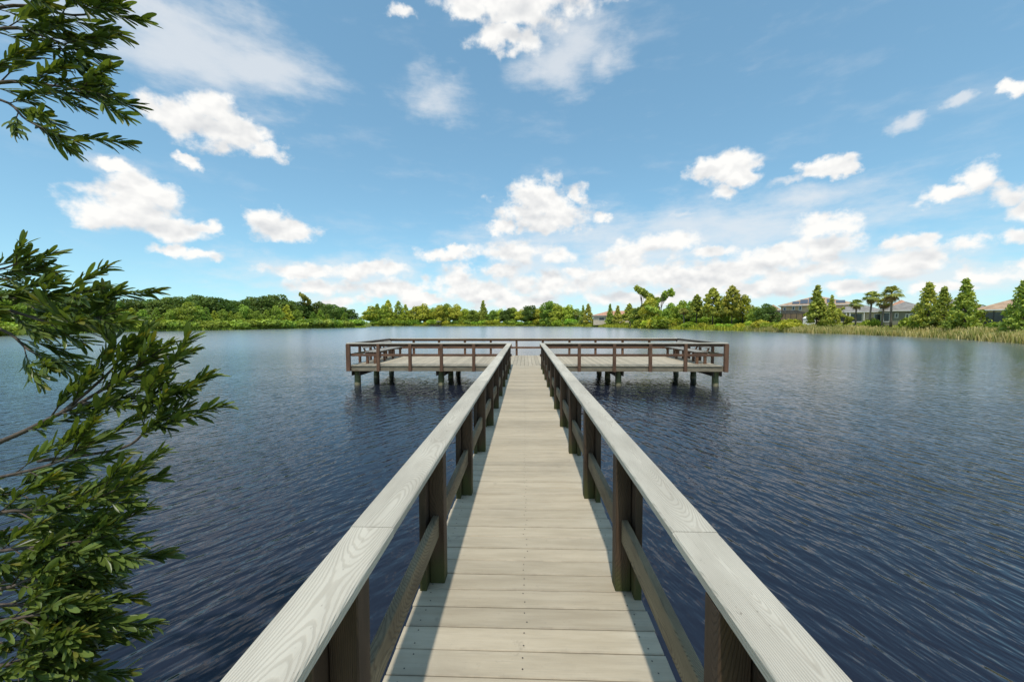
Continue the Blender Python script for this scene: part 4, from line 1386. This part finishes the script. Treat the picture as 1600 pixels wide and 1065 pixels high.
# upper sprays against the sky
limb([(-130, 40, 1.95), (20, 9, 1.95), (114, 24, 1.90), (191, 12, 1.85)], 0.010, 9)
limb([(-130, 75, 1.80), (10, 44, 1.85), (74, 59, 1.85), (131, 84, 1.85)], 0.010, 10)
limb([(-130, 160, 1.75), (0, 129, 1.80), (84, 134, 1.80), (181, 152, 1.75)], 0.011, 10)
limb([(-130, 140, 1.90), (0, 156, 1.85), (44, 189, 1.80), (116, 222, 1.75)], 0.009, 7)
limb([(-130, -20, 1.70), (0, -26, 1.75), (74, -11, 1.75), (156, -28, 1.70)], 0.009, 8)
# sprays before the wood
limb([(-130, 430, 1.70), (-40, 425, 1.75), (10, 418, 1.80), (40, 402, 1.80)], 0.009, 5, reach=(0.08, 0.15))
limb([(-130, 455, 1.75), (0, 464, 1.80), (74, 466, 1.80), (153, 451, 1.75)], 0.011, 9)
limb([(-130, 470, 1.70), (0, 482, 1.75), (94, 506, 1.75), (180, 488, 1.70)], 0.011, 10)
limb([(-130, 480, 1.85), (0, 514, 1.80), (44, 546, 1.80), (83, 566, 1.75)], 0.009, 5)
limb([(-130, 450, 1.90), (-30, 440, 1.90), (30, 432, 1.90), (70, 415, 1.85)], 0.009, 6, reach=(0.08, 0.15))
# sprays before the water
limb([(-140, 740, 1.65), (0, 690, 1.70), (95, 645, 1.72), (174, 600, 1.72), (263, 538, 1.70)], 0.014, 13, first=0.38)
limb([(95, 645, 1.72), (150, 600, 1.75), (184, 560, 1.75), (156, 515, 1.70)], 0.008, 6)
limb([(130, 630, 1.72), (220, 625, 1.70), (263, 600, 1.65)], 0.008, 7)
limb([(60, 720, 1.65), (190, 700, 1.65), (234, 665, 1.65), (266, 640, 1.62)], 0.008, 6, first=0.45)
limb([(-140, 770, 1.60), (0, 745, 1.60), (94, 720, 1.60), (133, 690, 1.60)], 0.010, 9)
limb([(-140, 830, 1.55), (0, 800, 1.55), (114, 790, 1.55), (203, 755, 1.50)], 0.011, 11)
limb([(-140, 880, 1.50), (0, 860, 1.50), (94, 850, 1.50), (180, 835, 1.48)], 0.010, 11)
limb([(-140, 930, 1.45), (0, 920, 1.45), (54, 905, 1.45), (118, 935, 1.42)], 0.010, 9)
limb([(-140, 985, 1.40), (0, 970, 1.40), (64, 960, 1.40), (118, 978, 1.38)], 0.010, 9)
limb([(-140, 1060, 1.35), (0, 1040, 1.35), (34, 1030, 1.35), (53, 1035, 1.32)], 0.010, 7)
limb([(-140, 900, 1.60), (0, 890, 1.60), (90, 870, 1.60), (180, 880, 1.55)], 0.010, 9)
limb([(-140, 950, 1.55), (0, 945, 1.50), (60, 945, 1.50), (130, 955, 1.45)], 0.010, 9)
limb([(-140, 1020, 1.50), (0, 1005, 1.50), (60, 1000, 1.45), (120, 1010, 1.42)], 0.010, 9)
limb([(-140, 850, 1.70), (0, 830, 1.70), (80, 815, 1.70), (170, 800, 1.65)], 0.010, 8)
limb([(-140, 1075, 1.50), (0, 1060, 1.50), (50, 1050, 1.45), (85, 1062, 1.42)], 0.010, 9)
limb([(-140, 1000, 1.70), (0, 985, 1.70), (40, 980, 1.70), (100, 990, 1.65)], 0.010, 9)
limb([(-140, 930, 1.70), (0, 910, 1.70), (40, 900, 1.70), (110, 905, 1.65)], 0.010, 9)
limb([(-140, 800, 1.80), (0, 775, 1.80), (60, 765, 1.80), (130, 760, 1.75)], 0.010, 9)

# trunk and the boughs that carry the sprays (outside the picture, on the bank)
tb = MB()
tb.tube([(0, 0, -0.25), (0.10, 0.05, 0.7), (0.25, 0.12, 1.6), (0.35, 0.22, 2.6), (0.45, 0.35, 3.9)], [0.12, 0.10, 0.085, 0.06, 0.02], 12)
for tgt, z0 in (((-130, 40, 1.95), 3.1), ((-130, 75, 1.8), 2.9), ((-130, 160, 1.75), 2.6), ((-130, 140, 1.9), 2.7), ((-130, -20, 1.7), 3.2), ((-130, 400, 1.7), 1.7),
                ((-130, 455, 1.75), 1.5), ((-130, 470, 1.7), 1.35), ((-130, 480, 1.85), 1.4), ((-130, 440, 1.9), 1.6), ((-140, 740, 1.65), 0.75), ((-140, 770, 1.6), 0.65),
                ((-140, 830, 1.55), 0.5), ((-140, 880, 1.5), 0.42), ((-140, 930, 1.45), 0.35), ((-140, 985, 1.4), 0.28), ((-140, 1060, 1.35), 0.2), ((-140, 900, 1.60), 0.4), ((-140, 950, 1.55), 0.33), ((-140, 1020, 1.5), 0.25), ((-140, 850, 1.7), 0.46), ((-140, 1075, 1.5), 0.2), ((-140, 1000, 1.7), 0.28), ((-140, 930, 1.7), 0.36), ((-140, 800, 1.8), 0.6)):
    t = P(*tgt) - TREE
    zz = max(0.15, z0)
    s = Vector((0.12 * zz, 0.06 * zz, zz))
    m = (s + t) / 2 + Vector((0, 0, 0.04))
    tb.tube([s, m, t], [0.032, 0.021, 0.012], 7)
tb.build('trunk', M['twig'], tree, True)
twig_mb.build('twigs', M['twig'], tree, True)


def pic_size(m):
    a = m @ Vector((0, 0, 0)); b = m @ Vector((1, 0, 0))
    inv = CAM_ROT.transposed()
    pa, pb = inv @ (a - CAM), inv @ (b - CAM)
    if pa.z > -0.1 or pb.z > -0.1: return 0
    qa = Vector((CX + F_PX * pa.x / -pa.z, CY - F_PX * pa.y / -pa.z)); qb = Vector((CX + F_PX * pb.x / -pb.z, CY - F_PX * pb.y / -pb.z))
    if qb.x < 4 or qb.y < 2 or qb.y > 1063: return 0
    return (qa - qb).length


leaves.sort(key=lambda l: -pic_size(l[0]))
for m, vi, mk_ in leaves[:290]:
    o = bpy.data.objects.new('leaf', LEAFM[(vi, mk_)])
    COL.objects.link(o)
    o.parent = tree
    mm = m.copy(); mm.translation = m.translation - TREE
    o.matrix_local = mm
for mk_, nm in (('leaf', 'foliage'), ('leaf_new', 'young_foliage')):
    mb = MB()
    for m, vi, k_ in leaves[290:]:
        if k_ != mk_: continue
        v_, f_ = LEAFV[vi]
        mb.add([(m @ Vector(q)) - TREE for q in v_], f_)
    tag(mb.build(nm, M[mk_], tree, True), kind='stuff')
print('leaves', len(leaves), 'tris', sum(len(p.vertices) - 2 for me in bpy.data.meshes for p in me.polygons))
